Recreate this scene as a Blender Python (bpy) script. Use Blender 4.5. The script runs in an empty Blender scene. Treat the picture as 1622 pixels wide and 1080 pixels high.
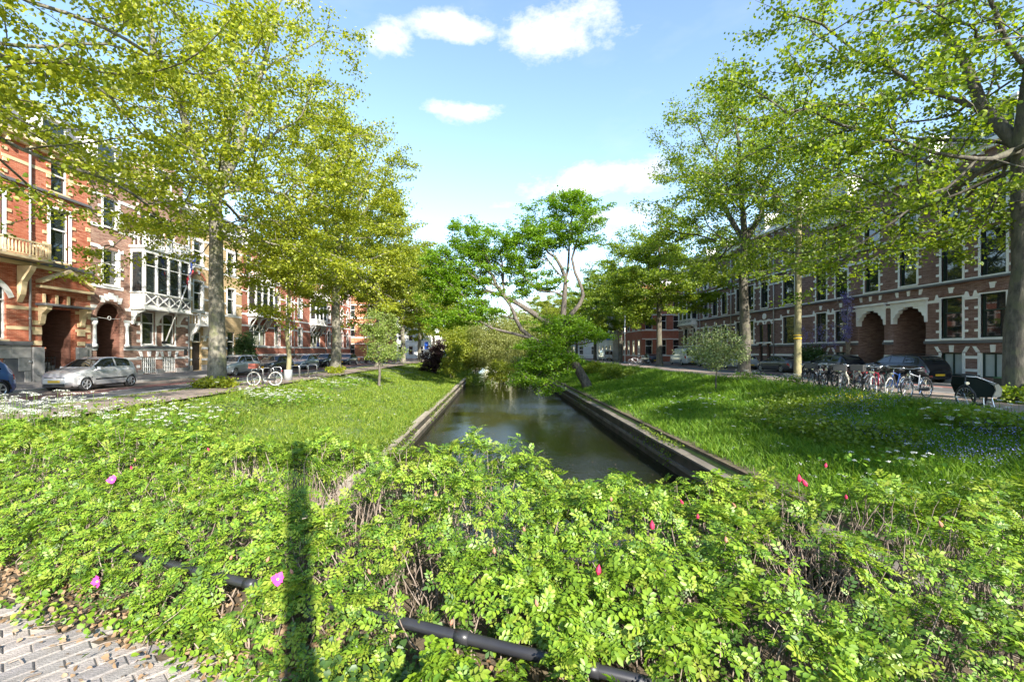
import bpy, math, random
import numpy as np
from mathutils import Vector, Matrix

random.seed(7)
RNG = np.random.default_rng(11)
SC = bpy.context.scene
COL = SC.collection
R = math.radians

# ------------------------------------------------------------------ camera
CAM_H = 1.82
cam_data = bpy.data.cameras.new('camera')
cam = bpy.data.objects.new('camera', cam_data)
COL.objects.link(cam)
cam.location = (0, 0, CAM_H)
cam.rotation_euler = (R(90), 0, 0)
cam_data.sensor_width = 36
cam_data.lens = 690 / 1622 * 36
cam_data.shift_x = 26 / 1622
cam_data.shift_y = 16 / 1622
cam_data.clip_start = 0.05
cam_data.clip_end = 3000
SC.camera = cam

# ------------------------------------------------------------------ sky, sun, exposure
SUN_EL, SUN_AZ = 31.0, 155.5          # azimuth clockwise from +Y (the canal axis)
SKY_STRENGTH, SUN_STRENGTH, EXPOSURE = 0.138, 4.8, 1.62
SC.view_settings.view_transform = 'Standard'
SC.view_settings.look = 'None'
SC.view_settings.exposure = EXPOSURE
SC.view_settings.gamma = 1.0
SC.view_settings.use_curve_mapping = False
SC.render.engine = 'CYCLES'
SC.cycles.max_bounces = 8
SC.cycles.diffuse_bounces = 3
SC.cycles.glossy_bounces = 3
SC.cycles.transmission_bounces = 4
SC.cycles.transparent_max_bounces = 6
SC.cycles.caustics_reflective = False
SC.cycles.caustics_refractive = False
SC.cycles.use_denoising = True

world = bpy.data.worlds.new('World')
SC.world = world
world.use_nodes = True
wn, wl = world.node_tree.nodes, world.node_tree.links
wn.clear()
sky = wn.new('ShaderNodeTexSky'); sky.sky_type = 'NISHITA'; sky.sun_disc = False
sky.sun_elevation = R(SUN_EL); sky.sun_rotation = R(SUN_AZ)
sky.air_density = 1.0; sky.dust_density = 0.1; sky.ozone_density = 1.3
bg = wn.new('ShaderNodeBackground'); bg.inputs[1].default_value = SKY_STRENGTH
out = wn.new('ShaderNodeOutputWorld')
tc = wn.new('ShaderNodeTexCoord')


def wmath(op, a, b=None, c=None, clamp=False):
    n = wn.new('ShaderNodeMath'); n.operation = op; n.use_clamp = clamp
    for i, v in enumerate((a, b, c)):
        if v is None: continue
        if isinstance(v, (int, float)): n.inputs[i].default_value = v
        else: wl.new(v, n.inputs[i])
    return n.outputs[0]


def wnoise(scale, detail, rough, stretch):
    mp = wn.new('ShaderNodeMapping'); mp.inputs['Scale'].default_value = stretch
    wl.new(tc.outputs['Generated'], mp.inputs['Vector'])
    n = wn.new('ShaderNodeTexNoise'); n.inputs['Scale'].default_value = scale
    n.inputs['Detail'].default_value = detail; n.inputs['Roughness'].default_value = rough
    wl.new(mp.outputs[0], n.inputs['Vector'])
    return n.outputs['Fac']


# drifting fair-weather clouds: soft bodies broken up by noise
CLOUDS = [  # direction (east, north, up), half extents, strength
    ((0.16, 1, 0.75), (0.22, 0.2, 0.075), 1.0), ((0.06, 1, 0.72), (0.10, 0.2, 0.05), 0.85),
    ((-0.235, 1, 0.70), (0.075, 0.2, 0.06), 1.0), ((-0.06, 1, 0.55), (0.14, 0.2, 0.028), 1.0),
    ((0.22, 1, 0.39), (0.22, 0.2, 0.06), 1.0), ((0.28, 1, 0.31), (0.16, 0.2, 0.045), 0.95),
    ((-0.09, 1, 0.735), (0.16, 0.2, 0.04), 0.9), ((0.42, 1, 0.66), (0.12, 0.2, 0.02), 0.4),
    ((0.02, 1, 0.335), (0.05, 0.2, 0.018), 0.6), ((-0.06, 1, 0.29), (0.08, 0.2, 0.02), 0.6),
    ((-0.45, 1, 0.80), (0.05, 0.2, 0.03), 0.7), ((1.1, 1, 0.45), (0.3, 0.3, 0.07), 0.9),
    ((-1.4, 1, 0.5), (0.3, 0.3, 0.06), 0.9), ((0.9, -0.6, 0.5), (0.3, 0.3, 0.07), 0.9),
    ((-0.9, -0.9, 0.6), (0.3, 0.3, 0.08), 0.9), ((0.75, 1, 0.62), (0.2, 0.2, 0.05), 0.7)]
body = None
for c, ext, st in CLOUDS:
    ln = math.sqrt(sum(k * k for k in c))
    c = [k / ln for k in c]
    ext = [e / ln for e in ext]
    mp = wn.new('ShaderNodeMapping'); mp.vector_type = 'POINT'
    mp.inputs['Location'].default_value = [-c[i] / ext[i] for i in range(3)]
    mp.inputs['Scale'].default_value = [1 / e for e in ext]
    wl.new(tc.outputs['Generated'], mp.inputs['Vector'])
    ln_ = wn.new('ShaderNodeVectorMath'); ln_.operation = 'LENGTH'
    wl.new(mp.outputs[0], ln_.inputs[0])
    v = wmath('MULTIPLY', wmath('SUBTRACT', 1.25, ln_.outputs['Value'], clamp=True), st)
    body = v if body is None else wmath('MAXIMUM', body, v)
n1 = wnoise(6.5, 9, 0.66, (1, 1, 2.0))
n2 = wnoise(2.6, 5, 0.6, (1, 1, 2.6))
mask = wmath('MULTIPLY_ADD', n1, 5.5, wmath('SUBTRACT', wmath('MULTIPLY', body, 1.9), 3.75), clamp=True)
mask = wmath('MULTIPLY', mask, wmath('MULTIPLY', body, 1.8, clamp=True))
thin = wmath('MULTIPLY', wmath('SUBTRACT', n2, 0.55, clamp=True), 0.7, clamp=True)
mask = wmath('ADD', mask, thin, clamp=True)
mixc = wn.new('ShaderNodeMix'); mixc.data_type = 'RGBA'
wl.new(wmath('MULTIPLY', mask, 0.93), mixc.inputs[0])
wl.new(sky.outputs[0], mixc.inputs['A'])
mixc.inputs['B'].default_value = (3.2, 3.25, 3.3, 1)
wl.new(mixc.outputs['Result'], bg.inputs[0])
wl.new(bg.outputs[0], out.inputs[0])

sun_data = bpy.data.lights.new('sun', 'SUN')
sun_data.energy = SUN_STRENGTH
sun_data.angle = R(0.6)
sun_data.color = (1.0, 0.94, 0.84)
sun = bpy.data.objects.new('sun', sun_data)
COL.objects.link(sun)
to_sun = Vector((math.sin(R(SUN_AZ)) * math.cos(R(SUN_EL)), math.cos(R(SUN_AZ)) * math.cos(R(SUN_EL)), math.sin(R(SUN_EL))))
sun.rotation_euler = (-to_sun).to_track_quat('-Z', 'Y').to_euler()
sun.location = to_sun * 80


# ------------------------------------------------------------------ helpers
def tag(o, label=None, cat=None, group=None, kind=None):
    if label: o['label'] = label
    if cat: o['category'] = cat
    if group: o['group'] = group
    if kind: o['kind'] = kind
    return o


def empty(name, loc=(0, 0, 0), rz=0):
    o = bpy.data.objects.new(name, None)
    COL.objects.link(o)
    o.location = loc
    o.rotation_euler = (0, 0, rz)
    o.empty_display_size = 0.2
    return o


def link(name, me, mat, parent=None):
    o = bpy.data.objects.new(name, me)
    COL.objects.link(o)
    if mat is not None and len(me.materials) == 0:
        me.materials.append(mat)
    if parent is not None:
        o.parent = parent
    return o


def local(o, parent):
    """parent o keeping its world-space mesh in place"""
    o.parent = parent
    o.matrix_parent_inverse = parent_inv(parent)
    return o


def world_of(q):
    if q is None: return Matrix.Identity(4)
    return world_of(q.parent) @ q.matrix_parent_inverse @ Matrix.LocRotScale(q.location, q.rotation_euler, q.scale)


def parent_inv(p):
    return world_of(p).inverted()


def npmesh(name, V, F, smooth=False):
    """V (n,3), F (m,k) with one k for all faces"""
    V = np.asarray(V, dtype=np.float32); F = np.asarray(F, dtype=np.int32)
    me = bpy.data.meshes.new(name)
    k = F.shape[1]
    me.vertices.add(len(V)); me.vertices.foreach_set('co', V.ravel())
    me.loops.add(F.size); me.loops.foreach_set('vertex_index', F.ravel())
    me.polygons.add(len(F))
    me.polygons.foreach_set('loop_start', np.arange(0, F.size, k, dtype=np.int32))
    me.polygons.foreach_set('loop_total', np.full(len(F), k, dtype=np.int32))
    if smooth:
        me.polygons.foreach_set('use_smooth', np.ones(len(F), dtype=bool))
    me.update(calc_edges=True)
    return me


class MB:
    def __init__(self):
        self.v = []; self.f = []

    def add(self, vs, fs):
        b = len(self.v)
        self.v += [tuple(p) for p in vs]
        self.f += [tuple(b + i for i in f) for f in fs]
        return self

    def box(self, x0, x1, y0, y1, z0, z1):
        if x0 > x1: x0, x1 = x1, x0
        if y0 > y1: y0, y1 = y1, y0
        if z0 > z1: z0, z1 = z1, z0
        return self.add([(x0, y0, z0), (x1, y0, z0), (x1, y1, z0), (x0, y1, z0), (x0, y0, z1), (x1, y0, z1), (x1, y1, z1), (x0, y1, z1)],
                        [(0, 3, 2, 1), (4, 5, 6, 7), (0, 1, 5, 4), (1, 2, 6, 5), (2, 3, 7, 6), (3, 0, 4, 7)])

    def bar(self, p, q, w, h=None):
        """square bar from p to q"""
        return self.tube([p, q], [w * 0.707] * 2, 4)

    def tube(self, pts, rad, n=6, caps=True, close=False):
        pts = [Vector(p) for p in pts]
        if isinstance(rad, (int, float)): rad = [rad] * len(pts)
        m = len(pts)
        up = None; rings = []
        b = len(self.v)
        for i, p in enumerate(pts):
            if close: t = pts[(i + 1) % m] - pts[i - 1]
            else: t = pts[min(i + 1, m - 1)] - pts[max(i - 1, 0)]
            if t.length < 1e-9: t = Vector((0, 0, 1))
            t.normalize()
            if up is None:
                up = Vector((0, 0, 1)) if abs(t.z) < 0.9 else Vector((0, 1, 0))
            a = t.cross(up)
            if a.length < 1e-6: a = t.orthogonal()
            a.normalize(); c = a.cross(t).normalized(); up = c
            for j in range(n):
                th = 2 * math.pi * (j + 0.5) / n
                self.v.append(tuple(p + (a * math.cos(th) + c * math.sin(th)) * rad[i]))
        for i in range(m if close else m - 1):
            i2 = (i + 1) % m
            for j in range(n):
                j2 = (j + 1) % n
                self.f.append((b + i * n + j, b + i * n + j2, b + i2 * n + j2, b + i2 * n + j))
        if caps and not close:
            self.f.append(tuple(b + j for j in range(n))[::-1])
            self.f.append(tuple(b + (m - 1) * n + j for j in range(n)))
        return self

    def ring(self, c, axis, r, t, n=24, k=6):
        """torus"""
        c = Vector(c); ax = Vector(axis).normalized(); a = ax.orthogonal().normalized(); d = ax.cross(a)
        return self.tube([c + (a * math.cos(2 * math.pi * i / n) + d * math.sin(2 * math.pi * i / n)) * r for i in range(n)], t, k, close=True)

    def cyl(self, c, axis, r, h, n=16):
        c = Vector(c); ax = Vector(axis).normalized()
        return self.tube([c - ax * h / 2, c + ax * h / 2], r, n)

    def prism(self, poly, fn, t0, t1):
        """poly of 2D points mapped through fn(a, b, t), extruded t0..t1"""
        n = len(poly)
        vs = [fn(a, b, t0) for a, b in poly] + [fn(a, b, t1) for a, b in poly]
        fs = [tuple(range(n))[::-1], tuple(range(n, 2 * n))] + [(i, (i + 1) % n, n + (i + 1) % n, n + i) for i in range(n)]
        return self.add(vs, fs)

    def obj(self, name, mat, parent=None, smooth=False):
        me = bpy.data.meshes.new(name)
        me.from_pydata(self.v, [], self.f)
        if smooth:
            me.polygons.foreach_set('use_smooth', np.ones(len(me.polygons), dtype=bool))
        me.update()
        return link(name, me, mat, parent)


def copy_tree(o, parent=None):
    kids = [c for c in o.children]
    c = o.copy(); COL.objects.link(c); c.parent = parent
    for ch in kids: copy_tree(ch, c)
    return c


# ------------------------------------------------------------------ materials
def newmat(name):
    m = bpy.data.materials.new(name); m.use_nodes = True
    m.node_tree.nodes.clear()
    return m, m.node_tree.nodes, m.node_tree.links


def mixrgb(n, l, fac, a, b, mode='MIX'):
    x = n.new('ShaderNodeMix'); x.data_type = 'RGBA'; x.blend_type = mode
    for k, v in ((0, fac), ('A', a), ('B', b)):
        if isinstance(v, (int, float)): x.inputs[k].default_value = v
        elif isinstance(v, tuple): x.inputs[k].default_value = v if len(v) == 4 else v + (1,)
        else: l.new(v, x.inputs[k])
    return x.outputs['Result']


def noise(n, l, scale, detail=4, rough=0.55, vec=None):
    t = n.new('ShaderNodeTexNoise'); t.inputs['Scale'].default_value = scale
    t.inputs['Detail'].default_value = detail; t.inputs['Roughness'].default_value = rough
    if vec is None:
        c = n.new('ShaderNodeTexCoord'); vec = c.outputs['Object']
    l.new(vec, t.inputs['Vector'])
    return t.outputs['Fac']


def ramp(n, l, fac, lo, hi):
    r = n.new('ShaderNodeMapRange'); r.inputs['From Min'].default_value = lo; r.inputs['From Max'].default_value = hi
    l.new(fac, r.inputs['Value'])
    return r.outputs['Result']


def M(name, col, rough=0.6, metal=0.0, var=None, scale=3.0, bump=0.0, bscale=40, coat=0.0, ior=1.45, thr=(0.4, 0.65)):
    """principled surface; var = second colour blended in by noise"""
    m, n, l = newmat(name)
    p = n.new('ShaderNodeBsdfPrincipled'); o = n.new('ShaderNodeOutputMaterial')
    l.new(p.outputs[0], o.inputs[0])
    p.inputs['Roughness'].default_value = rough; p.inputs['Metallic'].default_value = metal
    p.inputs['IOR'].default_value = ior
    p.inputs['Coat Weight'].default_value = coat
    p.inputs['Coat Roughness'].default_value = 0.05
    if var:
        l.new(mixrgb(n, l, ramp(n, l, noise(n, l, scale), *thr), tuple(col), tuple(var)), p.inputs['Base Color'])
    else:
        p.inputs['Base Color'].default_value = tuple(col) + (1,)
    if bump:
        b = n.new('ShaderNodeBump'); b.inputs['Strength'].default_value = bump; b.inputs['Distance'].default_value = 0.02
        l.new(noise(n, l, bscale), b.inputs['Height']); l.new(b.outputs[0], p.inputs['Normal'])
    return m


def leafmat(name, a, b, trans=0.45, tcol=None, gloss=0.06):
    m, n, l = newmat(name)
    g = n.new('ShaderNodeNewGeometry')
    c = mixrgb(n, l, g.outputs['Random Per Island'], tuple(a), tuple(b))
    d = n.new('ShaderNodeBsdfDiffuse'); l.new(c, d.inputs[0])
    t = n.new('ShaderNodeBsdfTranslucent')
    l.new(mixrgb(n, l, 1.0, c, tuple(tcol or (1.5, 1.45, 0.55)), 'MULTIPLY'), t.inputs[0])
    s = n.new('ShaderNodeMixShader'); s.inputs[0].default_value = trans
    l.new(d.outputs[0], s.inputs[1]); l.new(t.outputs[0], s.inputs[2])
    gl = n.new('ShaderNodeBsdfGlossy'); gl.inputs['Roughness'].default_value = 0.5
    s2 = n.new('ShaderNodeMixShader'); s2.inputs[0].default_value = gloss * .5
    l.new(s.outputs[0], s2.inputs[1]); l.new(gl.outputs[0], s2.inputs[2])
    o = n.new('ShaderNodeOutputMaterial'); l.new(s2.outputs[0], o.inputs[0])
    return m


def brickmat(name, c1, c2, mortar, stain=0.35, bw=0.22, bh=0.065, ms=0.009, flat=False, rough=0.85):
    m, n, l = newmat(name)
    c = n.new('ShaderNodeTexCoord'); s = n.new('ShaderNodeSeparateXYZ'); l.new(c.outputs['Object'], s.inputs[0])
    cb = n.new('ShaderNodeCombineXYZ')
    if flat:
        l.new(s.outputs['X'], cb.inputs['X']); l.new(s.outputs['Y'], cb.inputs['Y'])
    else:
        a = n.new('ShaderNodeMath'); a.operation = 'ADD'; l.new(s.outputs['X'], a.inputs[0]); l.new(s.outputs['Y'], a.inputs[1])
        l.new(a.outputs[0], cb.inputs['X']); l.new(s.outputs['Z'], cb.inputs['Y'])
    t = n.new('ShaderNodeTexBrick'); l.new(cb.outputs[0], t.inputs['Vector'])
    t.inputs['Scale'].default_value = 1.0; t.inputs['Brick Width'].default_value = bw; t.inputs['Row Height'].default_value = bh
    t.inputs['Mortar Size'].default_value = ms; t.inputs['Bias'].default_value = 0.0
    t.inputs['Color1'].default_value = tuple(c1) + (1,); t.inputs['Color2'].default_value = tuple(c2) + (1,)
    t.inputs['Mortar'].default_value = tuple(mortar) + (1,)
    dirty = mixrgb(n, l, ramp(n, l, noise(n, l, 0.7, 6, 0.65), 0.42, 0.75), t.outputs['Color'], tuple(k * (1 - stain) for k in c1))
    if not flat:   # courses fired lighter and darker
        mp = n.new('ShaderNodeMapping'); mp.inputs['Scale'].default_value = (1.6, 9.0, 1.0); l.new(cb.outputs[0], mp.inputs['Vector'])
        dirty = mixrgb(n, l, ramp(n, l, noise(n, l, 1.0, 4, .75, mp.outputs[0]), .46, .60), dirty, tuple(k * .8 for k in c2))
    p = n.new('ShaderNodeBsdfPrincipled'); p.inputs['Roughness'].default_value = rough
    l.new(dirty, p.inputs['Base Color'])
    b = n.new('ShaderNodeBump'); b.inputs['Strength'].default_value = 0.35; b.inputs['Distance'].default_value = 0.01; b.invert = True
    l.new(t.outputs['Fac'], b.inputs['Height']); l.new(b.outputs[0], p.inputs['Normal'])
    o = n.new('ShaderNodeOutputMaterial'); l.new(p.outputs[0], o.inputs[0])
    return m


MT = {}
MT['brick_red'] = brickmat('red brick', (.56, .16, .08), (.37, .085, .04), (.52, .33, .22))
MT['brick_pink'] = brickmat('pinkish brown brick', (.40, .215, .155), (.25, .125, .09), (.46, .36, .28))
MT['brick_yellow'] = brickmat('yellow brick', (.60, .42, .21), (.52, .36, .18), (.55, .44, .28))
MT['brick_rust'] = brickmat('rust red brick', (.42, .13, .075), (.36, .10, .06), (.36, .24, .17))
MT['brick_orange'] = brickmat('orange brick', (.56, .22, .11), (.50, .19, .10), (.52, .32, .2))
MT['brick_brown'] = brickmat('dark brown brick', (.27, .15, .12), (.175, .092, .075), (.30, .23, .2))
MT['brick_brown2'] = brickmat('dark purple brown brick', (.24, .135, .118), (.16, .09, .08), (.28, .22, .19))
MT['brick_corner'] = brickmat('warm red brick', (.42, .12, .065), (.36, .10, .055), (.36, .22, .16))
MT['render_white'] = M('white render', (.72, .71, .68), .8, var=(.6, .59, .55), scale=.6)
MT['render_grey'] = M('pale grey render', (.55, .56, .57), .8, var=(.45, .46, .47), scale=.6)
MT['cream'] = M('cream sandstone', (.70, .55, .33), .8, var=(.58, .44, .26), scale=2.5, bump=.2)
MT['white_stone'] = M('white painted stone', (.82, .81, .79), .6, var=(.72, .71, .69), scale=1.6, bump=.1)
MT['grey_stone'] = M('grey plinth stone', (.36, .34, .32), .85, var=(.24, .23, .22), scale=1.8, bump=.4)
MT['dark_stone'] = M('dark slate moulding', (.10, .10, .11), .7, var=(.15, .15, .15), scale=2)
MT['white_paint'] = M('white window paint', (.80, .79, .76), .45, var=(.72, .71, .67), scale=2)
MT['black_paint'] = M('black paint', (.02, .02, .022), .4)
MT['green_paint'] = M('dark green paint', (.015, .035, .028), .35)
MT['glass'] = M('window glass', (.016, .022, .024), .025, ior=1.75)
MT['curtain'] = M('frosted pale window', (.42, .46, .46), .25, var=(.34, .38, .38), scale=1.2)
MT['slate'] = M('roof slate', (.085, .088, .098), .65, var=(.13, .13, .14), scale=5, bump=.3)
MT['zinc'] = M('zinc pipe', (.42, .43, .44), .5, .5)
MT['wood_dark'] = M('dark door wood', (.035, .025, .02), .5)
MT['wood_red'] = M('varnished rail wood', (.42, .14, .06), .4)
MT['asphalt'] = M('asphalt', (.085, .083, .085), .9, var=(.12, .115, .11), scale=.8, bump=.3, bscale=60)
MT['red_lane'] = M('red asphalt lane', (.20, .085, .07), .9, var=(.16, .08, .07), scale=.9, bump=.3, bscale=60)
MT['clinker'] = brickmat('clinker paving', (.27, .205, .165), (.21, .165, .14), (.2, .17, .13), flat=True, bw=.21, bh=.1, ms=.008)
MT['sidewalk'] = brickmat('grey paving tiles', (.22, .2, .185), (.18, .165, .155), (.12, .11, .10), flat=True, bw=.3, bh=.3, ms=.008)
MT['sand'] = M('sandy verge', (.36, .29, .21), .95, var=(.24, .2, .12), scale=1.3, bump=.3)
MT['kerb'] = M('kerb concrete', (.34, .33, .31), .85, var=(.27, .26, .25), scale=2)
MT['line'] = M('road line paint', (.75, .75, .73), .7, var=(.6, .6, .58), scale=6)
MT['wall_canal'] = M('wet canal wall', (.075, .06, .045), .8, var=(.035, .035, .022), scale=1.7, bump=.5, bscale=12)
MT['coping'] = M('weathered coping', (.36, .31, .24), .85, var=(.20, .17, .12), scale=1.1, bump=.4, bscale=20)
MT['coping_dark'] = M('dark coping', (.17, .145, .115), .85, var=(.075, .065, .05), scale=1.1, bump=.4, bscale=20)  # darker brown coping for the right wall
MT['soil'] = M('dark soil', (.075, .055, .036), .95, var=(.13, .10, .06), scale=4, bump=.5)
MT['deck'] = M('dusty bedding sand', (.40, .355, .30), .95, var=(.30, .26, .21), scale=3, bump=.3)
MT['rail'] = M('black rail pipe', (.022, .022, .026), .38, var=(.032, .032, .034), scale=6)
MT['steel'] = M('stainless steel', (.55, .55, .56), .3, .85)
MT['tyre'] = M('tyre rubber', (.018, .018, .019), .8)
MT['rim'] = M('alloy rim', (.52, .53, .55), .3, .7)
MT['chrome'] = M('chrome', (.6, .6, .62), .15, .9)
MT['plate'] = M('yellow number plate', (.72, .45, .03), .4)
MT['lamp_red'] = M('red lamp glass', (.32, .012, .015), .12, coat=.6)
MT['lamp_clear'] = M('clear lamp glass', (.55, .57, .6), .1, .3, coat=.6)
MT['trim_black'] = M('black plastic trim', (.02, .02, .021), .55)
MT['car_glass'] = M('car glass', (.014, .018, .02), .02, ior=1.7)
MT['white_plastic'] = M('pale tyre rubber', (.62, .58, .5), .7)
for k, c in dict(silver=(.46, .46, .47), silver2=(.40, .42, .44), blue=(.035, .10, .30), bluegrey=(.20, .25, .33), black=(.012, .013, .018),
                 navy=(.018, .022, .035), anthracite=(.07, .075, .085), white=(.62, .64, .66), pale=(.46, .50, .54), vanblue=(.03, .12, .42)).items():
    MT['paint_' + k] = M('car paint ' + k, c, .32, .35 if k not in ('white', 'vanblue') else 0, coat=.9)

LEAF = {}
LEAF['linden'] = leafmat('fresh linden leaf', (.14, .20, .012), (.40, .42, .034), .5)
LEAF['linden_b'] = leafmat('elm leaf', (.08, .155, .010), (.27, .34, .028), .52)
LEAF['linden_far'] = leafmat('far tree leaf', (.12, .18, .016), (.34, .37, .036), .5)
LEAF['shade'] = leafmat('mid green leaf', (.10, .175, .015), (.19, .25, .024), .5)
LEAF['acacia'] = leafmat('locust leaf', (.10, .22, .012), (.21, .34, .018), .5)
LEAF['young'] = leafmat('young tree leaf', (.16, .25, .04), (.30, .36, .10), .45)
LEAF['beam'] = leafmat('silvery leaf', (.13, .20, .06), (.30, .34, .17), .4)
LEAF['rose'] = leafmat('rose leaflet', (.085, .185, .012), (.235, .345, .024), .27, gloss=.08)
LEAF['rose_pale'] = leafmat('young rose leaflet', (.22, .31, .03), (.34, .40, .06), .42, gloss=.04)
LEAF['rose_dark'] = leafmat('dull and shaded rose leaflet', (.04, .10, .012), (.10, .175, .022), .25, gloss=.07)  # dull leaves, and inner ones darkened to carry the hedge's own shade
LEAF['grass'] = leafmat('grass blade', (.055, .15, .012), (.20, .31, .03), .4, gloss=.03)
LEAF['grass_dry'] = leafmat('dry grass', (.065, .15, .012), (.25, .30, .04), .35, gloss=.03)  # yellower dry tone for the left bank and path edges
LEAF['willow'] = leafmat('willow leaf', (.17, .21, .05), (.31, .32, .10), .45)
LEAF['purple'] = leafmat('purple leaf', (.022, .012, .014), (.045, .022, .022), .2, tcol=(1.5, .7, .8))
LEAF['ivy'] = leafmat('ivy leaf', (.03, .075, .015), (.07, .13, .03), .25, gloss=.08)
LEAF['white_flower'] = leafmat('white umbel', (.62, .63, .55), (.80, .80, .74), .3, tcol=(1, 1, .95), gloss=.02)
LEAF['blue_flower'] = leafmat('blue flower', (.16, .18, .42), (.28, .28, .55), .3, tcol=(1, 1, 1), gloss=.02)
LEAF['yellow_flower'] = leafmat('yellow flower', (.65, .52, .02), (.75, .62, .05), .3, tcol=(1, 1, 1), gloss=.02)
LEAF['wisteria'] = leafmat('wisteria petal', (.24, .20, .46), (.38, .33, .58), .4, tcol=(1, 1, 1.1), gloss=.02)
LEAF['litter'] = leafmat('dry leaf litter', (.20, .12, .06), (.38, .27, .17), .15, tcol=(1, 1, 1), gloss=.02)
MT['petal_pink'] = M('magenta rose petal', (.62, .05, .28), .6)
MT['petal_red'] = M('crimson rose bud', (.45, .02, .07), .6)
MT['stamen'] = M('yellow stamens', (.75, .5, .08), .7)
MT['bud'] = M('faded rose bud', (.36, .16, .10), .7)
MT['twig'] = M('grey rose stem', (.30, .24, .19), .85, var=(.16, .12, .09), scale=9)
# ------------------------------------------------------------------ the setting
PROFILE = [(-900, -.03), (-15.2, -.03), (-12.4, -.04), (-10.5, -.32), (-8, -.80), (-6, -1.18), (-4.6, -1.46), (-3.99, -1.56), (-3.97, -3.3),
           (6.45, -3.3), (6.5, -1.52), (7.2, -1.42), (8.4, -1.16), (10.5, -.78), (12.2, -.34), (13.4, .0), (13.9, .07), (18.6, .07), (18.78, -.03), (900, -.03)]
PX = np.array([p[0] for p in PROFILE]); PZ = np.array([p[1] for p in PROFILE])


def ground_z(x, y):
    x = np.asarray(x, float); y = np.asarray(y, float)
    z = np.interp(x, PX, PZ)
    bank = ((x > -12.2) & (x < -4.3)) | ((x > 6.8) & (x < 14.8))
    return z + np.where(bank, .05 * np.sin(x * 1.7 + y * .6) * np.sin(y * .43 + x * .3), 0)


def build_ground():
    xs = sorted(set([p[0] for p in PROFILE] + [-11.5, -9.2, -7, -5.3, 7.8, 9.5, 11.5, 13.4, -40, 40, -120, 120]))
    ys = [-80, -30, -8] + list(np.arange(0, 130, 2.0)) + [140, 160, 200, 300, 500, 900]
    V = []; F = []
    for y in ys:
        for x in xs: V.append((x, y, float(ground_z(x, y))))
    nx = len(xs)
    for j in range(len(ys) - 1):
        for i in range(nx - 1):
            a = j * nx + i
            F.append((a, a + 1, a + nx + 1, a + nx))
    m, n, l = newmat('grassy ground')
    p = n.new('ShaderNodeBsdfPrincipled'); o = n.new('ShaderNodeOutputMaterial'); l.new(p.outputs[0], o.inputs[0])
    p.inputs['Roughness'].default_value = .95
    g = mixrgb(n, l, ramp(n, l, noise(n, l, .9, 6, .65), .35, .7), (.055, .095, .016), (.14, .18, .03))
    g = mixrgb(n, l, ramp(n, l, noise(n, l, .28, 6, .6), .64, .8), g, (.22, .18, .10))
    l.new(g, p.inputs['Base Color'])
    b = n.new('ShaderNodeBump'); b.inputs['Strength'].default_value = .6; b.inputs['Distance'].default_value = .05
    l.new(noise(n, l, 25), b.inputs['Height']); l.new(b.outputs[0], p.inputs['Normal'])
    o = link('ground', npmesh('ground', V, F, True), m)
    tag(o, kind='structure')


build_ground()


def sheet(name, x0, x1, y0, y1, z, mat, thick=0.0):
    mb = MB()
    if thick: mb.box(x0, x1, y0, y1, z - thick, z)
    else: mb.add([(x0, y0, z), (x1, y0, z), (x1, y1, z), (x0, y1, z)], [(0, 1, 2, 3)])
    return tag(mb.obj(name, mat), kind='structure')


def structure(name, mb, mat):
    return tag(mb.obj(name, mat), kind='structure')


# left quay, from the bank outwards
sheet('path_left', -14.5, -11.9, 8.5, 140, .004, MT['clinker'])
sheet('verge_left', -15.25, -14.5, -40, 260, .002, MT['sand'])
sheet('road_left', -17.35, -15.3, -40, 260, .0, MT['asphalt'])
sheet('cycle_lane_left', -18.65, -17.35, -40, 260, .004, MT['red_lane'])
sheet('parking_lane_left', -20.75, -18.65, -40, 260, .002, MT['clinker'])
sheet('pavement_left', -30, -20.9, -40, 120, .12, MT['sidewalk'], .15)
# right quay
sheet('path_right', 13.95, 18.55, 9, 200, .095, MT['clinker'])
sheet('road_right', 18.8, 24.05, -40, 260, .0, MT['asphalt'])
sheet('cycle_lane_right', 22.3, 23.2, -40, 260, .006, MT['red_lane'])
sheet('parking_lane_right', 24.05, 26.1, -40, 260, .002, MT['clinker'])
sheet('pavement_right', 26.25, 32, -40, 71, .12, MT['sidewalk'], .15)
sheet('pavement_corner_right', 23.5, 26.25, -40, 23.3, .118, MT['sidewalk'], .15)


def kerb(name, x0, x1, y0, y1, z1):
    mb = MB(); y = y0
    while y < y1:
        e = min(y + 1.0, y1)
        mb.box(x0, x1, y + .004, e - .004, -.1, z1 + random.uniform(-.004, .004)); y = e
    return structure(name, mb, MT['kerb'])


kerb('kerb_left_pavement', -20.9, -20.75, 0, 120, .125)
kerb('kerb_left_road', -15.3, -15.18, 0, 120, .05)
kerb('kerb_right_pavement', 26.1, 26.25, 23.4, 71, .125)
kerb('kerb_right_corner', 23.38, 23.5, 0, 23.3, .123)
kerb('kerb_right_path', 18.55, 18.77, 0, 120, .11)
mb = MB()
for y in np.arange(6, 110, 5.2):
    mb.add([(22.12, y, .008), (22.24, y, .008), (22.24, y + 1.6, .008), (22.12, y + 1.6, .008)], [(0, 1, 2, 3)])
structure('road_marking_right', mb, MT['line'])
mb = MB()
for y in np.arange(4, 110, 5.2):
    mb.add([(-17.4, y, .008), (-17.3, y, .008), (-17.3, y + 1.4, .008), (-17.4, y + 1.4, .008)], [(0, 1, 2, 3)])
structure('road_marking_left', mb, MT['line'])


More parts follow.
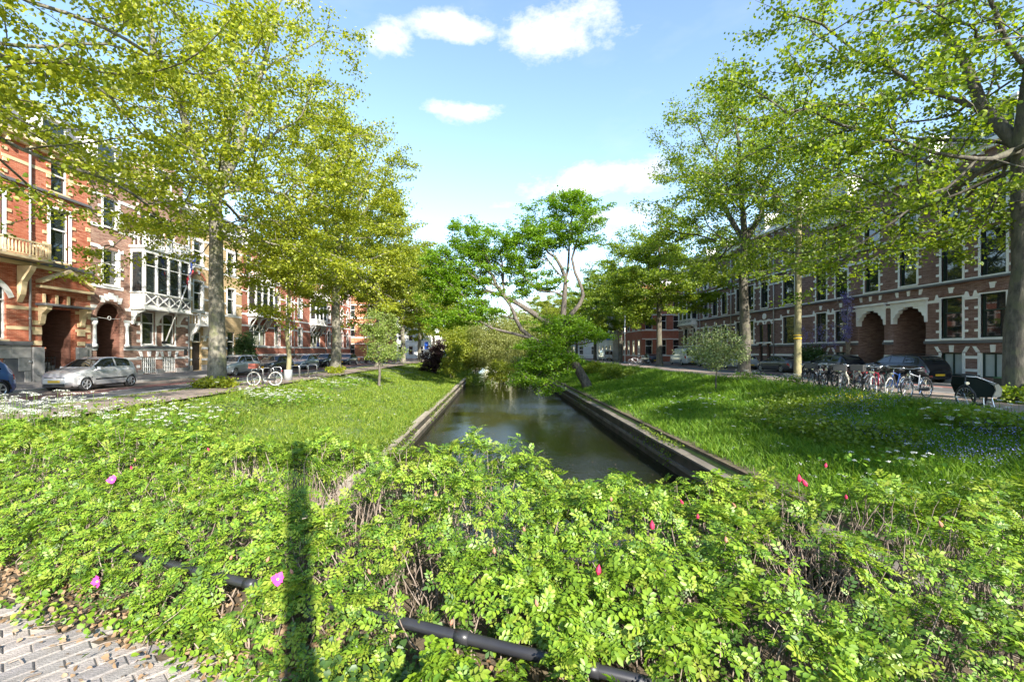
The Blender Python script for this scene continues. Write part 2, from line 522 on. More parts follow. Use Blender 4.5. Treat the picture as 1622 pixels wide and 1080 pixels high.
def quay_wall(name, x0, x1, cop, label):
    root = MB().box(x0, x1, 2, 170, -3.3, -1.66).obj(name, MT['wall_canal'])
    tag(root, kind='structure')
    c0, c1 = cop
    q = MB().box(-.5, .5, -.5, .5, -.5, .5); stone = bpy.data.meshes.new('coping_stone'); stone.from_pydata(q.v, [], q.f)
    stone.materials.append(MT['coping'] if x0 < 0 else MT['coping_dark']); y = 2.0
    while y < 120:
        ln = random.uniform(1.5, 2.3)
        dz = random.uniform(-.012, .012)
        o = link('coping_stone', stone, None, root)
        o.location = ((c0 + c1) / 2 + random.uniform(-.015, .015), y + ln / 2, -1.6175 + dz / 2)
        o.rotation_euler = (0, 0, random.uniform(-.006, .006)); o.scale = (c1 - c0, ln - .02, .085 + dz)
        y += ln
    inner = x1 if x0 < 0 else x0
    s = 1 if x0 < 0 else -1
    MB().box(inner, inner + s * .07, 2, 170, -2.12, -1.98).obj('waling_beam', MT['coping'] if s > 0 else MT['coping_dark'], root)
    return root


quay_wall('quay_wall_left', -4.05, -3.72, (-3.95, -3.67), '')
quay_wall('quay_wall_right', 6.2, 6.55, (6.13, 6.62), '')
# bare trodden earth strip along the right coping
sheet('earth_strip_right', 6.6, 7.15, 5, 60, -1.40, MT['soil'], .3)


def water():
    m, n, l = newmat('canal water')
    p = n.new('ShaderNodeBsdfPrincipled'); o = n.new('ShaderNodeOutputMaterial'); l.new(p.outputs[0], o.inputs[0])
    p.inputs['Base Color'].default_value = (.009, .010, .004, 1)
    p.inputs['Roughness'].default_value = .02; p.inputs['IOR'].default_value = 1.38
    c = n.new('ShaderNodeTexCoord')
    mp = n.new('ShaderNodeMapping'); mp.inputs['Scale'].default_value = (.85, 1.0, 1); l.new(c.outputs['Object'], mp.inputs['Vector'])
    h = n.new('ShaderNodeMath'); h.operation = 'MULTIPLY_ADD'; h.inputs[1].default_value = .45
    l.new(noise(n, l, 3.2, 3, .5, mp.outputs[0]), h.inputs[0]); l.new(noise(n, l, 13.0, 3, .55, mp.outputs[0]), h.inputs[2])
    patch = ramp(n, l, noise(n, l, .2, 3, .5, mp.outputs[0]), .3, .7)
    st = n.new('ShaderNodeMath'); st.operation = 'MULTIPLY_ADD'; st.inputs[1].default_value = .20; st.inputs[2].default_value = .03
    l.new(patch, st.inputs[0])
    b = n.new('ShaderNodeBump'); b.inputs['Distance'].default_value = .12
    l.new(st.outputs[0], b.inputs['Strength']); l.new(h.outputs[0], b.inputs['Height']); l.new(b.outputs[0], p.inputs['Normal'])
    mb = MB().add([(-3.9, 2, -2.4), (6.35, 2, -2.4), (6.35, 400, -2.4), (-3.9, 400, -2.4)], [(0, 1, 2, 3)])
    tag(mb.obj('water', m), kind='structure')


water()

# the bridge the picture is taken from: deck edge runs obliquely, u along it, n across it
BA = R(-16)
BU = np.array([math.cos(BA), math.sin(BA)]); BN = np.array([-math.sin(BA), math.cos(BA)])
DECK_Z = .27


def bp(a, b, z=0.0):
    q = BU * a + BN * b
    return (float(q[0]), float(q[1]), z)


def bridge():
    root = MB()
    a0, a1, b0, b1 = -10.0, 12.5, -14, 3.3
    top = [bp(a0, b0, DECK_Z - .03), bp(a1, b0, DECK_Z - .03), bp(a1, b1, DECK_Z - .03), bp(a0, b1, DECK_Z - .03)]
    bot = [(x, y, -3.3) for x, y, z in top]
    root.add(top + bot, [(0, 1, 2, 3), (4, 7, 6, 5), (0, 4, 5, 1), (1, 5, 6, 2), (2, 6, 7, 3), (3, 7, 4, 0)])
    structure('bridge', root, MT['grey_stone'])
    s = MB().add([bp(-10, 1.66, DECK_Z - .016), bp(12.4, 1.40, DECK_Z - .016), bp(12.4, 3.29, DECK_Z - .02), bp(-10, 3.29, DECK_Z - .02)], [(0, 1, 2, 3)])
    structure('planting_soil', s, MT['soil'])
    d = MB().add([bp(-9.9, -13.9, DECK_Z - .012), bp(12.4, -13.9, DECK_Z - .012), bp(12.4, 1.5, DECK_Z - .012), bp(-9.9, 1.72, DECK_Z - .012)], [(0, 1, 2, 3)])
    deck = structure('bridge_pavement', d, MT['deck'])
    # clinker bricks in the corner of the pavement in view, laid in oblique courses
    bl, bw = .205, .098
    variants = []
    for c1, c2 in (((.30, .265, .235), (.22, .195, .175)), ((.26, .235, .21), (.20, .18, .16)), ((.34, .295, .255), (.25, .215, .185)), ((.24, .215, .20), (.18, .165, .15))):
        mt = M('paving brick', c1, .9, var=c2, scale=14, bump=.5, bscale=90)
        q = MB(); x, y, e = bl / 2 - .003, bw / 2 - .003, .006
        q.add([(-x, -y, -.05), (x, -y, -.05), (x, y, -.05), (-x, y, -.05), (-x, -y, -e), (x, -y, -e), (x, y, -e), (-x, y, -e),
               (-x + e, -y + e, 0), (x - e, -y + e, 0), (x - e, y - e, 0), (-x + e, y - e, 0)],
              [(8, 9, 10, 11)] + [(4 + i, 4 + (i + 1) % 4, 8 + (i + 1) % 4, 8 + i) for i in range(4)] + [(i, (i + 1) % 4, 4 + (i + 1) % 4, 4 + i) for i in range(4)])
        me = bpy.data.meshes.new('brick'); me.from_pydata(q.v, [], q.f); me.materials.append(mt); variants.append(me)
    ang = R(49); ca, sa = math.cos(ang), math.sin(ang)
    k = 0
    for i in range(-40, 40):
        for j in range(-20, 20):
            s_ = (j + .5 * (i % 2)) * bl; t_ = i * bw
            x = -2.2 + s_ * ca - t_ * sa; y = 1.95 + s_ * sa + t_ * ca
            b_ = BN[0] * x + BN[1] * y
            if b_ > 1.70 or y < 1.62 or x > -.5 or x < -3.6 or x < -1.16 * y - .12: continue
            if k >= 300: continue
            o = link('brick', random.choice(variants), None, deck)
            o.location = (x, y, DECK_Z + random.uniform(-.003, .004))
            o.rotation_euler = (random.uniform(-.012, .012), random.uniform(-.012, .012), ang + random.uniform(-.012, .012))
            k += 1
    return deck


bridge()
# ------------------------------------------------------------------ houses
class Fr:
    """facade frame: u along the wall, d outwards, z up"""
    def __init__(self, ox, oy, ux, uy, nx, ny):
        self.o = (ox, oy); self.u = (ux, uy); self.n = (nx, ny)

    def P(self, u, d, z):
        return (self.o[0] + self.u[0] * u + self.n[0] * d, self.o[1] + self.u[1] * u + self.n[1] * d, z)

    def box(self, mb, u0, u1, d0, d1, z0, z1):
        vs = [self.P(u, d, z) for z in (z0, z1) for u, d in ((u0, d0), (u1, d0), (u1, d1), (u0, d1))]
        return mb.add(vs, [(0, 3, 2, 1), (4, 5, 6, 7), (0, 1, 5, 4), (1, 2, 6, 5), (2, 3, 7, 6), (3, 0, 4, 7)])


UNIT = {}


def unit_mesh(mat):
    if mat.name not in UNIT:
        mb = MB().box(-.5, .5, -.5, .5, -.5, .5)
        me = bpy.data.meshes.new('block'); me.from_pydata(mb.v, [], mb.f); me.materials.append(mat); UNIT[mat.name] = me
    return UNIT[mat.name]


class House:
    def __init__(self, name, label, fr, u0, u1, h, wall, trim, cat='house', group=None, depth=11):
        self.fr, self.u0, self.u1, self.h, self.wall_m, self.trim = fr, u0, u1, h, wall, trim
        c = fr.P((u0 + u1) / 2, 0, 0)
        self.root = empty(name, c)
        tag(self.root, label, cat, group)
        self.ops = []; self.depth = depth

    def part(self, name, mb, mat, parent=None, smooth=False):
        o = mb.obj(name, mat, None, smooth)
        return local(o, parent or self.root)

    def b(self, name, mat, u0, u1, d0, d1, z0, z1, parent=None):
        return self.part(name, self.fr.box(MB(), u0, u1, d0, d1, z0, z1), mat, parent)

    def block(self, name, mat, u0, u1, d0, d1, z0, z1):
        """small dressed stone sharing one unit mesh"""
        o = link(name, unit_mesh(mat), None)
        ang = math.atan2(self.fr.u[1], self.fr.u[0])
        o.location = self.fr.P((u0 + u1) / 2, (d0 + d1) / 2, (z0 + z1) / 2)
        o.rotation_euler = (0, 0, ang)
        o.scale = (abs(u1 - u0), abs(d1 - d0), abs(z1 - z0))
        o.parent = self.root
        o.matrix_parent_inverse = parent_inv(self.root)
        return o

    def opening(self, u0, u1, z0, z1):
        self.ops.append((u0, u1, z0, z1))

    def walls(self, z0=0.0):
        f = self.fr; mb = MB()
        us = sorted({self.u0, self.u1, *[o[0] for o in self.ops], *[o[1] for o in self.ops]})
        zs = sorted({z0, self.h, *[o[2] for o in self.ops], *[o[3] for o in self.ops]})
        for i in range(len(us) - 1):
            for j in range(len(zs) - 1):
                cu, cz = (us[i] + us[i + 1]) / 2, (zs[j] + zs[j + 1]) / 2
                if any(o[0] < cu < o[1] and o[2] < cz < o[3] for o in self.ops): continue
                mb.add([f.P(us[i], 0, zs[j]), f.P(us[i + 1], 0, zs[j]), f.P(us[i + 1], 0, zs[j + 1]), f.P(us[i], 0, zs[j + 1])], [(0, 1, 2, 3)])
        D = .3
        for a, c, e, g in self.ops:
            for q in ([(a, e), (a, g)], [(c, e), (c, g)], [(a, e), (c, e)], [(a, g), (c, g)]):
                (p0, p1), (q0, q1) = q
                mb.add([f.P(p0, 0, p1), f.P(q0, 0, q1), f.P(q0, -D, q1), f.P(p0, -D, p1)], [(0, 1, 2, 3)])
        d = -self.depth
        for u in (self.u0, self.u1):
            mb.add([f.P(u, 0, z0), f.P(u, d, z0), f.P(u, d, self.h), f.P(u, 0, self.h)], [(0, 1, 2, 3)])
        mb.add([f.P(self.u0, d, z0), f.P(self.u1, d, z0), f.P(self.u1, d, self.h), f.P(self.u0, d, self.h)], [(0, 1, 2, 3)])
        return self.part('wall', mb, self.wall_m)

    def window(self, u0, u1, z0, z1, rail=.6, mull=1, d=-.2, open_wall=True, bar=.075, glass=None, sill=True, parent=None, frame=None, sill_m=None):
        f = self.fr
        if open_wall: self.opening(u0, u1, z0, z1)
        frame = frame or MT['white_paint']
        mb = MB(); a, c = d, d + .09
        f.box(mb, u0, u0 + bar, a, c, z0, z1); f.box(mb, u1 - bar, u1, a, c, z0, z1)
        f.box(mb, u0 + bar, u1 - bar, a, c, z0, z0 + bar); f.box(mb, u0 + bar, u1 - bar, a, c, z1 - bar, z1)
        zr = z0 + (z1 - z0) * rail if rail else None
        w = (u1 - u0) / mull
        for i in range(1, mull):
            f.box(mb, u0 + i * w - bar * .4, u0 + i * w + bar * .4, a, c + .01, z0 + bar, z1 - bar)
        if zr: f.box(mb, u0 + bar, u1 - bar, a, c + .03, zr - .04, zr + .04)
        win = self.part('window', mb, frame, parent)
        spans = [(z0 + bar, z1 - bar)] if not zr else [(z0 + bar, zr - .04), (zr + .04, z1 - bar)]
        for i in range(mull):
            for k, (s, t) in enumerate(spans):
                p0 = u0 + i * w + (bar if i == 0 else bar * .4); p1 = u0 + (i + 1) * w - (bar if i == mull - 1 else bar * .4)
                gd = d + .03 + (.02 if k else 0)
                tilt = random.uniform(-.012, .012)
                g = MB().add([f.P(p0, gd + tilt, s), f.P(p1, gd - tilt, s), f.P(p1, gd - tilt, t), f.P(p0, gd + tilt, t)], [(0, 1, 2, 3)])
                self.part('pane', g, glass or MT['glass'], win)
        if sill:
            self.part('sill', f.box(MB(), u0 - .08, u1 + .08, -.05, .09, z0 - .1, z0), sill_m or self.trim, win)
        return win

    def band(self, z0, z1, mat=None, d=.035, name='stone_band', u0=None, u1=None, skip=None):
        u0 = self.u0 if u0 is None else u0; u1 = self.u1 if u1 is None else u1
        cuts = sorted((o[0], o[1]) for o in self.ops + (skip or []) if o[2] < z1 - .01 and o[3] > z0 + .01)
        s = u0; segs = []
        for a, c in cuts:
            if a > s + .02: segs.append((s, min(a, u1)))
            s = max(s, c)
            if s >= u1: break
        if s < u1 - .02: segs.append((s, u1))
        for a, c in segs:
            self.block(name, mat or self.trim, a, c, -.02, d, z0, z1)

    def arch(self, u0, u1, z, rise, thick, d, mat, name='arch', n=12, keystone=True, kmat=None):
        """segmental arch of the given rise standing on z"""
        f = self.fr; w = (u1 - u0) / 2; cu = (u0 + u1) / 2
        rise = max(rise, .02); rad = (w * w + rise * rise) / (2 * rise); cz = z + rise - rad
        th0 = math.asin(min(1, w / rad))
        mb = MB()
        for i in range(n):
            t0 = -th0 + 2 * th0 * i / n; t1 = -th0 + 2 * th0 * (i + 1) / n
            q = [(cu + math.sin(t) * r_, cz + math.cos(t) * r_) for t, r_ in ((t0, rad), (t1, rad), (t1, rad + thick), (t0, rad + thick))]
            vs = [f.P(a, dd, b) for dd in (-.02, d) for a, b in q]
            mb.add(vs, [(4, 5, 6, 7), (0, 1, 5, 4), (3, 2, 6, 7)] + ([(0, 3, 7, 4)] if i == 0 else []) + ([(1, 2, 6, 5)] if i == n - 1 else []))
        o = self.part(name, mb, mat)
        if keystone:
            self.wedge(cu, z + rise - .02, z + rise + thick + .08, .1, .16, d + .03, kmat or self.trim)
        return o

    def wedge(self, cu, z0, z1, w0, w1, d, mat, skew=0, name='keystone'):
        f = self.fr
        poly = [(cu - w0, z0), (cu + w0, z0), (cu + w1 + skew, z1), (cu - w1 + skew, z1)]
        self.part(name, MB().prism(poly, lambda a, b, t: f.P(a, t, b), -.02, d), mat)

    def arch_fill(self, u0, u1, zs, zt, mat, depth=.3, n=14):
        """fills the corners above an arched opening whose rectangle is u0..u1 up to zt"""
        f = self.fr; w = (u1 - u0) / 2; cu = (u0 + u1) / 2; mb = MB()
        pts = [(cu - w * math.cos(math.pi * i / n), zs + (zt - zs) * math.sin(math.pi * i / n)) for i in range(n + 1)]
        for i in range(n):
            (a, z0), (c, z1) = pts[i], pts[i + 1]
            mb.add([f.P(a, 0, z0), f.P(c, 0, z1), f.P(c, 0, zt + .0), f.P(a, 0, zt + .0)], [(0, 1, 2, 3)])
            mb.add([f.P(a, 0, z0), f.P(c, 0, z1), f.P(c, -depth, z1), f.P(a, -depth, z0)], [(0, 1, 2, 3)])
        return self.part('arch_spandrel', mb, mat)

    def recess(self, u0, u1, z0, z1, depth, mat, steps=5, step_z=.9, rail=None):
        """porch behind an opening with a flight of steps and a door"""
        f = self.fr; mb = MB()
        mb.add([f.P(u0, -.29, z0), f.P(u0, -depth, z0), f.P(u0, -depth, z1), f.P(u0, -.29, z1)], [(0, 1, 2, 3)])
        mb.add([f.P(u1, -.29, z0), f.P(u1, -depth, z0), f.P(u1, -depth, z1), f.P(u1, -.29, z1)], [(0, 1, 2, 3)])
        mb.add([f.P(u0, -depth, z0), f.P(u1, -depth, z0), f.P(u1, -depth, z1), f.P(u0, -depth, z1)], [(0, 1, 2, 3)])
        mb.add([f.P(u0, -.29, z1), f.P(u1, -.29, z1), f.P(u1, -depth, z1), f.P(u0, -depth, z1)], [(0, 1, 2, 3)])
        p = self.part('porch', mb, mat)
        for i in range(steps):
            d1 = -.05 - i * (depth - .6) / steps
            self.part('step', f.box(MB(), u0 + .01, u1 - .01, -depth + .02, d1, z0 + i * step_z / steps, z0 + (i + 1) * step_z / steps), MT['grey_stone'], p)
        w = (u1 - u0)
        dz = z0 + step_z + .005
        dr = self.part('door', f.box(MB(), u0 + w * .2, u1 - w * .2, -depth + .01, -depth + .09, dz, min(dz + 2.3, z1 - .3)), MT['wood_dark'], p)
        for k in (0, 1):
            ua = u0 + w * (.26 + .26 * k)
            self.part('door_panel', f.box(MB(), ua, ua + w * .2, -depth + .09, -depth + .12, dz + .9, min(dz + 2.1, z1 - .4)), MT['glass'], p)
        return p

    def roof(self, over=.35, rise=2.6, run=2.2, mat=None, chim=(), cornice=None, dorm=()):
        f = self.fr; h = self.h; mb = MB(); D = self.depth
        a, c = self.u0 + .01, self.u1 - .01
        pts = lambda u: [f.P(u, -.25, h + .02), f.P(u, -run, h + rise), f.P(u, -D + run, h + rise), f.P(u, -D, h + .02)]
        A, B = pts(a), pts(c)
        mb.add(A + B, [(0, 1, 5, 4), (1, 2, 6, 5), (2, 3, 7, 6), (0, 3, 2, 1), (4, 5, 6, 7)])
        rf = self.part('roof', mb, mat or MT['slate'])
        for (u, w, hh) in chim:
            self.part('chimney', f.box(MB(), u, u + w, -D * .5 - .4, -D * .5 + .4, h + rise - .3, h + rise + hh), self.wall_m, rf)
        for (u, w, hh) in dorm:
            dm = self.part('dormer', f.box(f.box(MB(), u, u + w, -run, -.35, h + .1, h + hh), u - .12, u + w + .12, -run, -.2, h + hh, h + hh + .14), MT['white_paint'], rf)
            g = MB().add([f.P(u + .14, -.335, h + .3), f.P(u + w - .14, -.335, h + .3), f.P(u + w - .14, -.335, h + hh - .14), f.P(u + .14, -.335, h + hh - .14)], [(0, 1, 2, 3)])
            self.part('dormer_pane', g, MT['glass'], rf)
        if cornice:
            mb = MB(); f.box(mb, self.u0, self.u1, -.02, .22, h - .42, h - .2); f.box(mb, self.u0, self.u1, -.3, .42, h - .2, h + .03)
            co = self.part('cornice', mb, cornice)
            u = self.u0 + .4
            while u < self.u1 - .2:
                self.block('cornice_bracket', cornice, u, u + .14, 0, .3, h - .6, h - .425); u += 1.15

    def pipe(self, u, z0=.15, d=.12, mat=None):
        mb = MB(); f = self.fr
        mb.tube([f.P(u, d, z0), f.P(u, d, self.h - .4)], .055, 8)
        for z in np.arange(1.2, self.h - 1, 2.4):
            mb.tube([f.P(u, d, z), f.P(u, d, z + .07)], .075, 8)
        self.part('downpipe', mb, mat or MT['zinc'], smooth=True)

    def bay(self, u0, u1, z0, z1, proj=.9, lights=4, skirt=.9, mat=None, slats=False):
        """projecting timber bay window with a skirt, panes and brackets"""
        f = self.fr; mat = mat or MT['white_paint']; mb = MB()
        f.box(mb, u0, u1, 0, proj, z0 - .12, z0); f.box(mb, u0 - .1, u1 + .1, 0, proj + .1, z0 - .24, z0 - .12)
        f.box(mb, u0, u1, 0, proj, z0, z0 + skirt - .002)
        f.box(mb, u0 - .08, u1 + .08, 0, proj + .08, z0 + skirt, z0 + skirt + .1)
        f.box(mb, u0, u1, 0, proj, z1 - .3, z1); f.box(mb, u0 - .12, u1 + .12, 0, proj + .12, z1, z1 + .14)
        w = (u1 - u0) / lights
        for i in range(lights + 1):
            uc = u0 + i * w; uc = min(max(uc, u0 + .08), u1 - .08)
            f.box(mb, uc - .08, uc + .08, proj - .16, proj, z0 + skirt + .1, z1 - .3)
        for uc in (u0 + .06, u1 - .06):
            f.box(mb, uc - .06, uc + .06, 0, .12, z0 + skirt + .1, z1 - .3)
        zt = z1 - .3 - (z1 - z0 - skirt) * .28
        f.box(mb, u0 + .1, u1 - .1, proj - .12, proj - .04, zt - .03, zt + .03)
        bay = self.part('bay_window', mb, mat)
        for i in range(lights):
            for s, t in ((z0 + skirt + .1, zt - .03), (zt + .03, z1 - .3)):
                g = MB().add([f.P(u0 + i * w + .06, proj - .09, s), f.P(u0 + (i + 1) * w - .06, proj - .09, s), f.P(u0 + (i + 1) * w - .06, proj - .09, t), f.P(u0 + i * w + .06, proj - .09, t)], [(0, 1, 2, 3)])
                self.part('pane', g, MT['glass'], bay)
        for u in (u0 + .04, u1 - .04):
            g = MB().add([f.P(u, .1, z0 + skirt + .1), f.P(u, proj - .14, z0 + skirt + .1), f.P(u, proj - .14, z1 - .3), f.P(u, .1, z1 - .3)], [(0, 1, 2, 3)])
            self.part('pane', g, MT['glass'], bay)
        if skirt > .4:
            for i in range(lights):   # crossed lattice panels on the skirt
                a, c = u0 + i * w + .1, u0 + (i + 1) * w - .1; s, t = z0 + .12, z0 + skirt - .1
                self.part('skirt_recess', f.box(MB(), a, c, proj + .001, proj + .012, s, t), MT['dark_stone'], bay)
                x = MB(); x.bar(f.P(a, proj + .03, s), f.P(c, proj + .03, t), .07); x.bar(f.P(a, proj + .03, t), f.P(c, proj + .03, s), .07)
                self.part('skirt_cross', x, mat, bay)
        for uc in (u0 + .15, (u0 + u1) / 2, u1 - .15):
            x = MB().prism([(0, z0 - .24), (proj * .95, z0 - .24), (proj * .95, z0 - .36), (.5 * proj, z0 - .52), (.25 * proj, z0 - .85), (.14, z0 - 1.3), (0, z0 - 1.3)],
                           lambda a, b, t: f.P(uc + t, a + .001, b), -.07, .07)
            self.part('bracket', x, mat, bay)
        return bay

    def balcony(self, u0, u1, z, proj, h=.95, mat=None, step=.16, slab=True, full=.05):
        f = self.fr; mat = mat or MT['white_paint']; mb = MB()
        if slab: f.box(mb, u0 - .05, u1 + .05, 0, proj + .06, z - .16, z)
        f.box(mb, u0, u1, proj - .1, proj, z + h - .1, z + h)
        f.box(mb, u0, u0 + .1, 0, proj - .1, z + h - .1, z + h); f.box(mb, u1 - .1, u1, 0, proj - .1, z + h - .1, z + h)
        f.box(mb, u0, u1, proj - .08, proj - .02, z + .06, z + .12)
        for u in (u0 + .08, u1 - .08, (u0 + u1) / 2):
            f.box(mb, u - .08, u + .08, proj - .15, proj + .01, z, z + h + .06)
        bal = self.part('balcony', mb, mat)
        u = u0 + .24
        x = MB()
        while u < u1 - .2:
            o = MB(); o.tube([f.P(u, proj - .05, z + .12), f.P(u, proj - .05, z + .3), f.P(u, proj - .05, z + .55), f.P(u, proj - .05, z + h - .1)], [full * .6, full, full * .7, full * .5], 5)
            self.part('baluster', o, mat, bal); u += step
        v = .2
        while v < proj - .15:
            for uu in (u0 + .05, u1 - .05):
                o = MB().tube([f.P(uu, v, z), f.P(uu, v, z + h - .1)], full * .6, 4); self.part('baluster', o, mat, bal)
            v += step * 1.3
        return bal


FL = Fr(-26, 0, 0, 1, 1, 0)       # left row, faces the canal
FRR = Fr(27.8, 0, 0, 1, -1, 0)    # right row


def jamb_blocks(h, u0, u1, zs, mat, w=.26, d=.045, hh=.17):
    for i, z in enumerate(zs):
        h.block('stone_block', mat, u0 - w, u0 - .002, -.02, d, z, z + hh)
        h.block('stone_block', mat, u1 + .002, u1 + w, -.02, d, z, z + hh)


def architrave(h, u0, u1, z0, z1, mat, w=.14, d=.04, top=True):
    h.block('architrave', mat, u0 - w, u0, -.1, d, z0, z1); h.block('architrave', mat, u1, u1 + w, -.1, d, z0, z1)
    if top: h.block('architrave', mat, u0 - w, u1 + w, -.1, d + .002, z1, z1 + w * .8)


MT['brick_porch'] = brickmat('shaded porch brick', (.22, .085, .055), (.15, .06, .04), (.2, .12, .09))  # brick darkened so the porch's shade is in the colour


# ---- house 1: red brick with cream bands (left edge of the picture)
def house_red():
    h = House('town_house', 'bright red brick house with cream stripes and pedimented porch, far left', FL, 14.5, 27.95, 13.6, MT['brick_red'], MT['cream'])
    c = MT['cream']
    # floors: ground z 2.4.., first 7.., second 10.9..
    h.window(20.7, 23.15, 2.45, 5.45, rail=.7, mull=2); h.window(21.3, 23.0, .5, 1.35, rail=0, mull=2, glass=MT['curtain'])
    h.window(15.6, 17.6, 2.45, 5.3, mull=2)
    for u0, u1 in ((21.55, 22.95), (25.42, 26.52), (18.6, 20.0), (15.6, 17.0)):
        h.window(u0, u1, 7.1, 10.2, rail=.62)
        architrave(h, u0, u1, 7.05, 10.2, MT['white_stone'], .17)
        h.arch(u0 - .15, u1 + .15, 10.34, .22, .2, .05, MT['brick_red'], kmat=c)
        jamb_blocks(h, u0 - .18, u1 + .18, (7.3, 7.95, 8.6, 9.25, 9.9), c, .24)
        h.window(u0 + .05, u1 - .05, 11.2, 12.9, rail=.6)
        jamb_blocks(h, u0, u1, (11.3, 11.9, 12.5), c, .22)
    h.opening(24.95, 26.95, .02, 4.3)
    # three small niches over the porch
    for u in (25.12, 25.85, 26.55):
        h.opening(u, u + .42, 4.62, 5.1)
        h.b('niche_back', MT['wood_dark'], u, u + .42, -.3, -.28, 4.62, 5.1)
        h.block('niche_column', c, u - .14, u - .01, -.02, .08, 4.6, 5.12)
    w = h.walls()
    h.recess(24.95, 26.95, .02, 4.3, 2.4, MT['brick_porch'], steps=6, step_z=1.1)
    # pediment and canopy
    f = h.fr
    h.part('pediment', MB().prism([(24.75, 5.55), (27.75, 5.55), (27.75, 5.68), (26.25, 6.5), (24.75, 5.68)], lambda a, b, t: f.P(a, t, b), .0, .16), MT['brick_red'])
    m2 = MB(); m2.prism([(24.62, 5.68), (26.25, 6.52), (26.25, 6.7), (24.62, 5.86)], lambda a, b, t: f.P(a, t, b), 0, .42)
    m2.prism([(26.25, 6.52), (27.88, 5.68), (27.88, 5.86), (26.25, 6.7)], lambda a, b, t: f.P(a, t, b), 0, .42); f.box(m2, 24.62, 27.88, 0, .34, 5.42, 5.56)
    h.part('pediment_cornice', m2, c)
    h.b('canopy', MT['dark_stone'], 24.6, 27.6, 0, .62, 4.42, 4.54)
    for u in (24.75, 27.2):
        h.part('canopy_bracket', MB().prism([(0, 4.42), (.55, 4.42), (.5, 4.2), (.22, 3.95), (.12, 3.4), (0, 3.3)], lambda a, b, t: f.P(u + t, a, b), -.0, .28), c)
    for u, uu in ((24.35, 24.93), (26.97, 27.55)):
        h.b('porch_pier', MT['grey_stone'], u, uu, 0, .2, .0, 2.05)
        for z in (2.15, 2.75, 3.3):
            h.block('stone_block', c, u + .1, uu, -.02, .05, z, z + .25)
    # lattice gate and stair rail
    g = MB()
    for i in range(7):
        g.tube([f.P(24.98, -.18, .1 + i * .22), f.P(25.9, -.18, .1 + i * .22)], .018, 4)
    for i in range(5):
        g.tube([f.P(25.0 + i * .22, -.18, .05), f.P(25.0 + i * .22, -.18, 1.5)], .018, 4)
        g.tube([f.P(25.0 + i * .22, -.16, .1), f.P(25.0 + (i + 1) * .22, -.16, 1.4 - .3 * i)], .014, 4)
    h.part('gate', g, MT['black_paint'])
    h.part('stair_rail', MB().tube([f.P(25.1, .05, 2.0), f.P(26.3, -1.4, 1.2)], .045, 6), MT['wood_red'])
    # bands, plinth, balcony
    for z in (3.0, 4.1, 10.45, 12.1):
        h.band(z, z + .18, d=.02)
    h.band(6.72, 6.92, MT['dark_stone'], .3, 'moulding'); h.band(6.5, 6.72, c, .16)
    h.band(10.95, 11.1, MT['dark_stone'], .12, 'moulding')
    h.band(2.15, 2.36, MT['dark_stone'], .2, 'moulding', u1=24.3)
    h.band(.0, 2.15, MT['dark_stone'], .08, 'plinth', u1=24.3)
    for j in range(3):   # plinth ashlar
        u = 14.6 + .35 * (j % 2)
        while u < 24.2:
            e = min(u + .78 + .12 * ((j * 7 + int(u * 3)) % 3), 24.3)
            if not (u < 23.1 and e > 21.2 and j in (0, 1)) or j == 2: h.block('plinth_stone', MT['grey_stone'], u + .01, e - .01, .0, .115, j * .715 + .01, j * .715 + .70)
            u = e
    h.band(2.15, 2.3, MT['dark_stone'], .14, 'moulding', u0=27.6); h.band(0, 2.15, MT['grey_stone'], .08, 'plinth', u0=27.6)
    for i, z in enumerate(np.arange(2.6, 13, .62)):
        h.block('quoin', c, 27.95 - (.32 if i % 2 else .2), 27.94, -.02, .03, z, z + .26)
    h.balcony(18.3, 24.55, 6.92, .95, .85, MT['cream'], .17, full=.06)
    for u in (23.75, 20.1):
        h.part('balcony_bracket', MB().prism([(0, 6.45), (.8, 6.45), (.7, 6.2), (.3, 5.6), (.2, 4.9), (.0, 4.5)], lambda a, b, t: f.P(u + t, a + .05, b), -.14, .14), c)
    h.arch(20.6, 23.25, 4.65, .95, .26, .05, MT['white_stone'])
    h.pipe(24.22, 2.4)
    h.roof(rise=3.0, chim=((15.5, 1, 1.4),), cornice=c, dorm=((21.3, 1.6, 1.9), (25.2, 1.5, 1.9), (17, 1.6, 1.9)))


house_red()


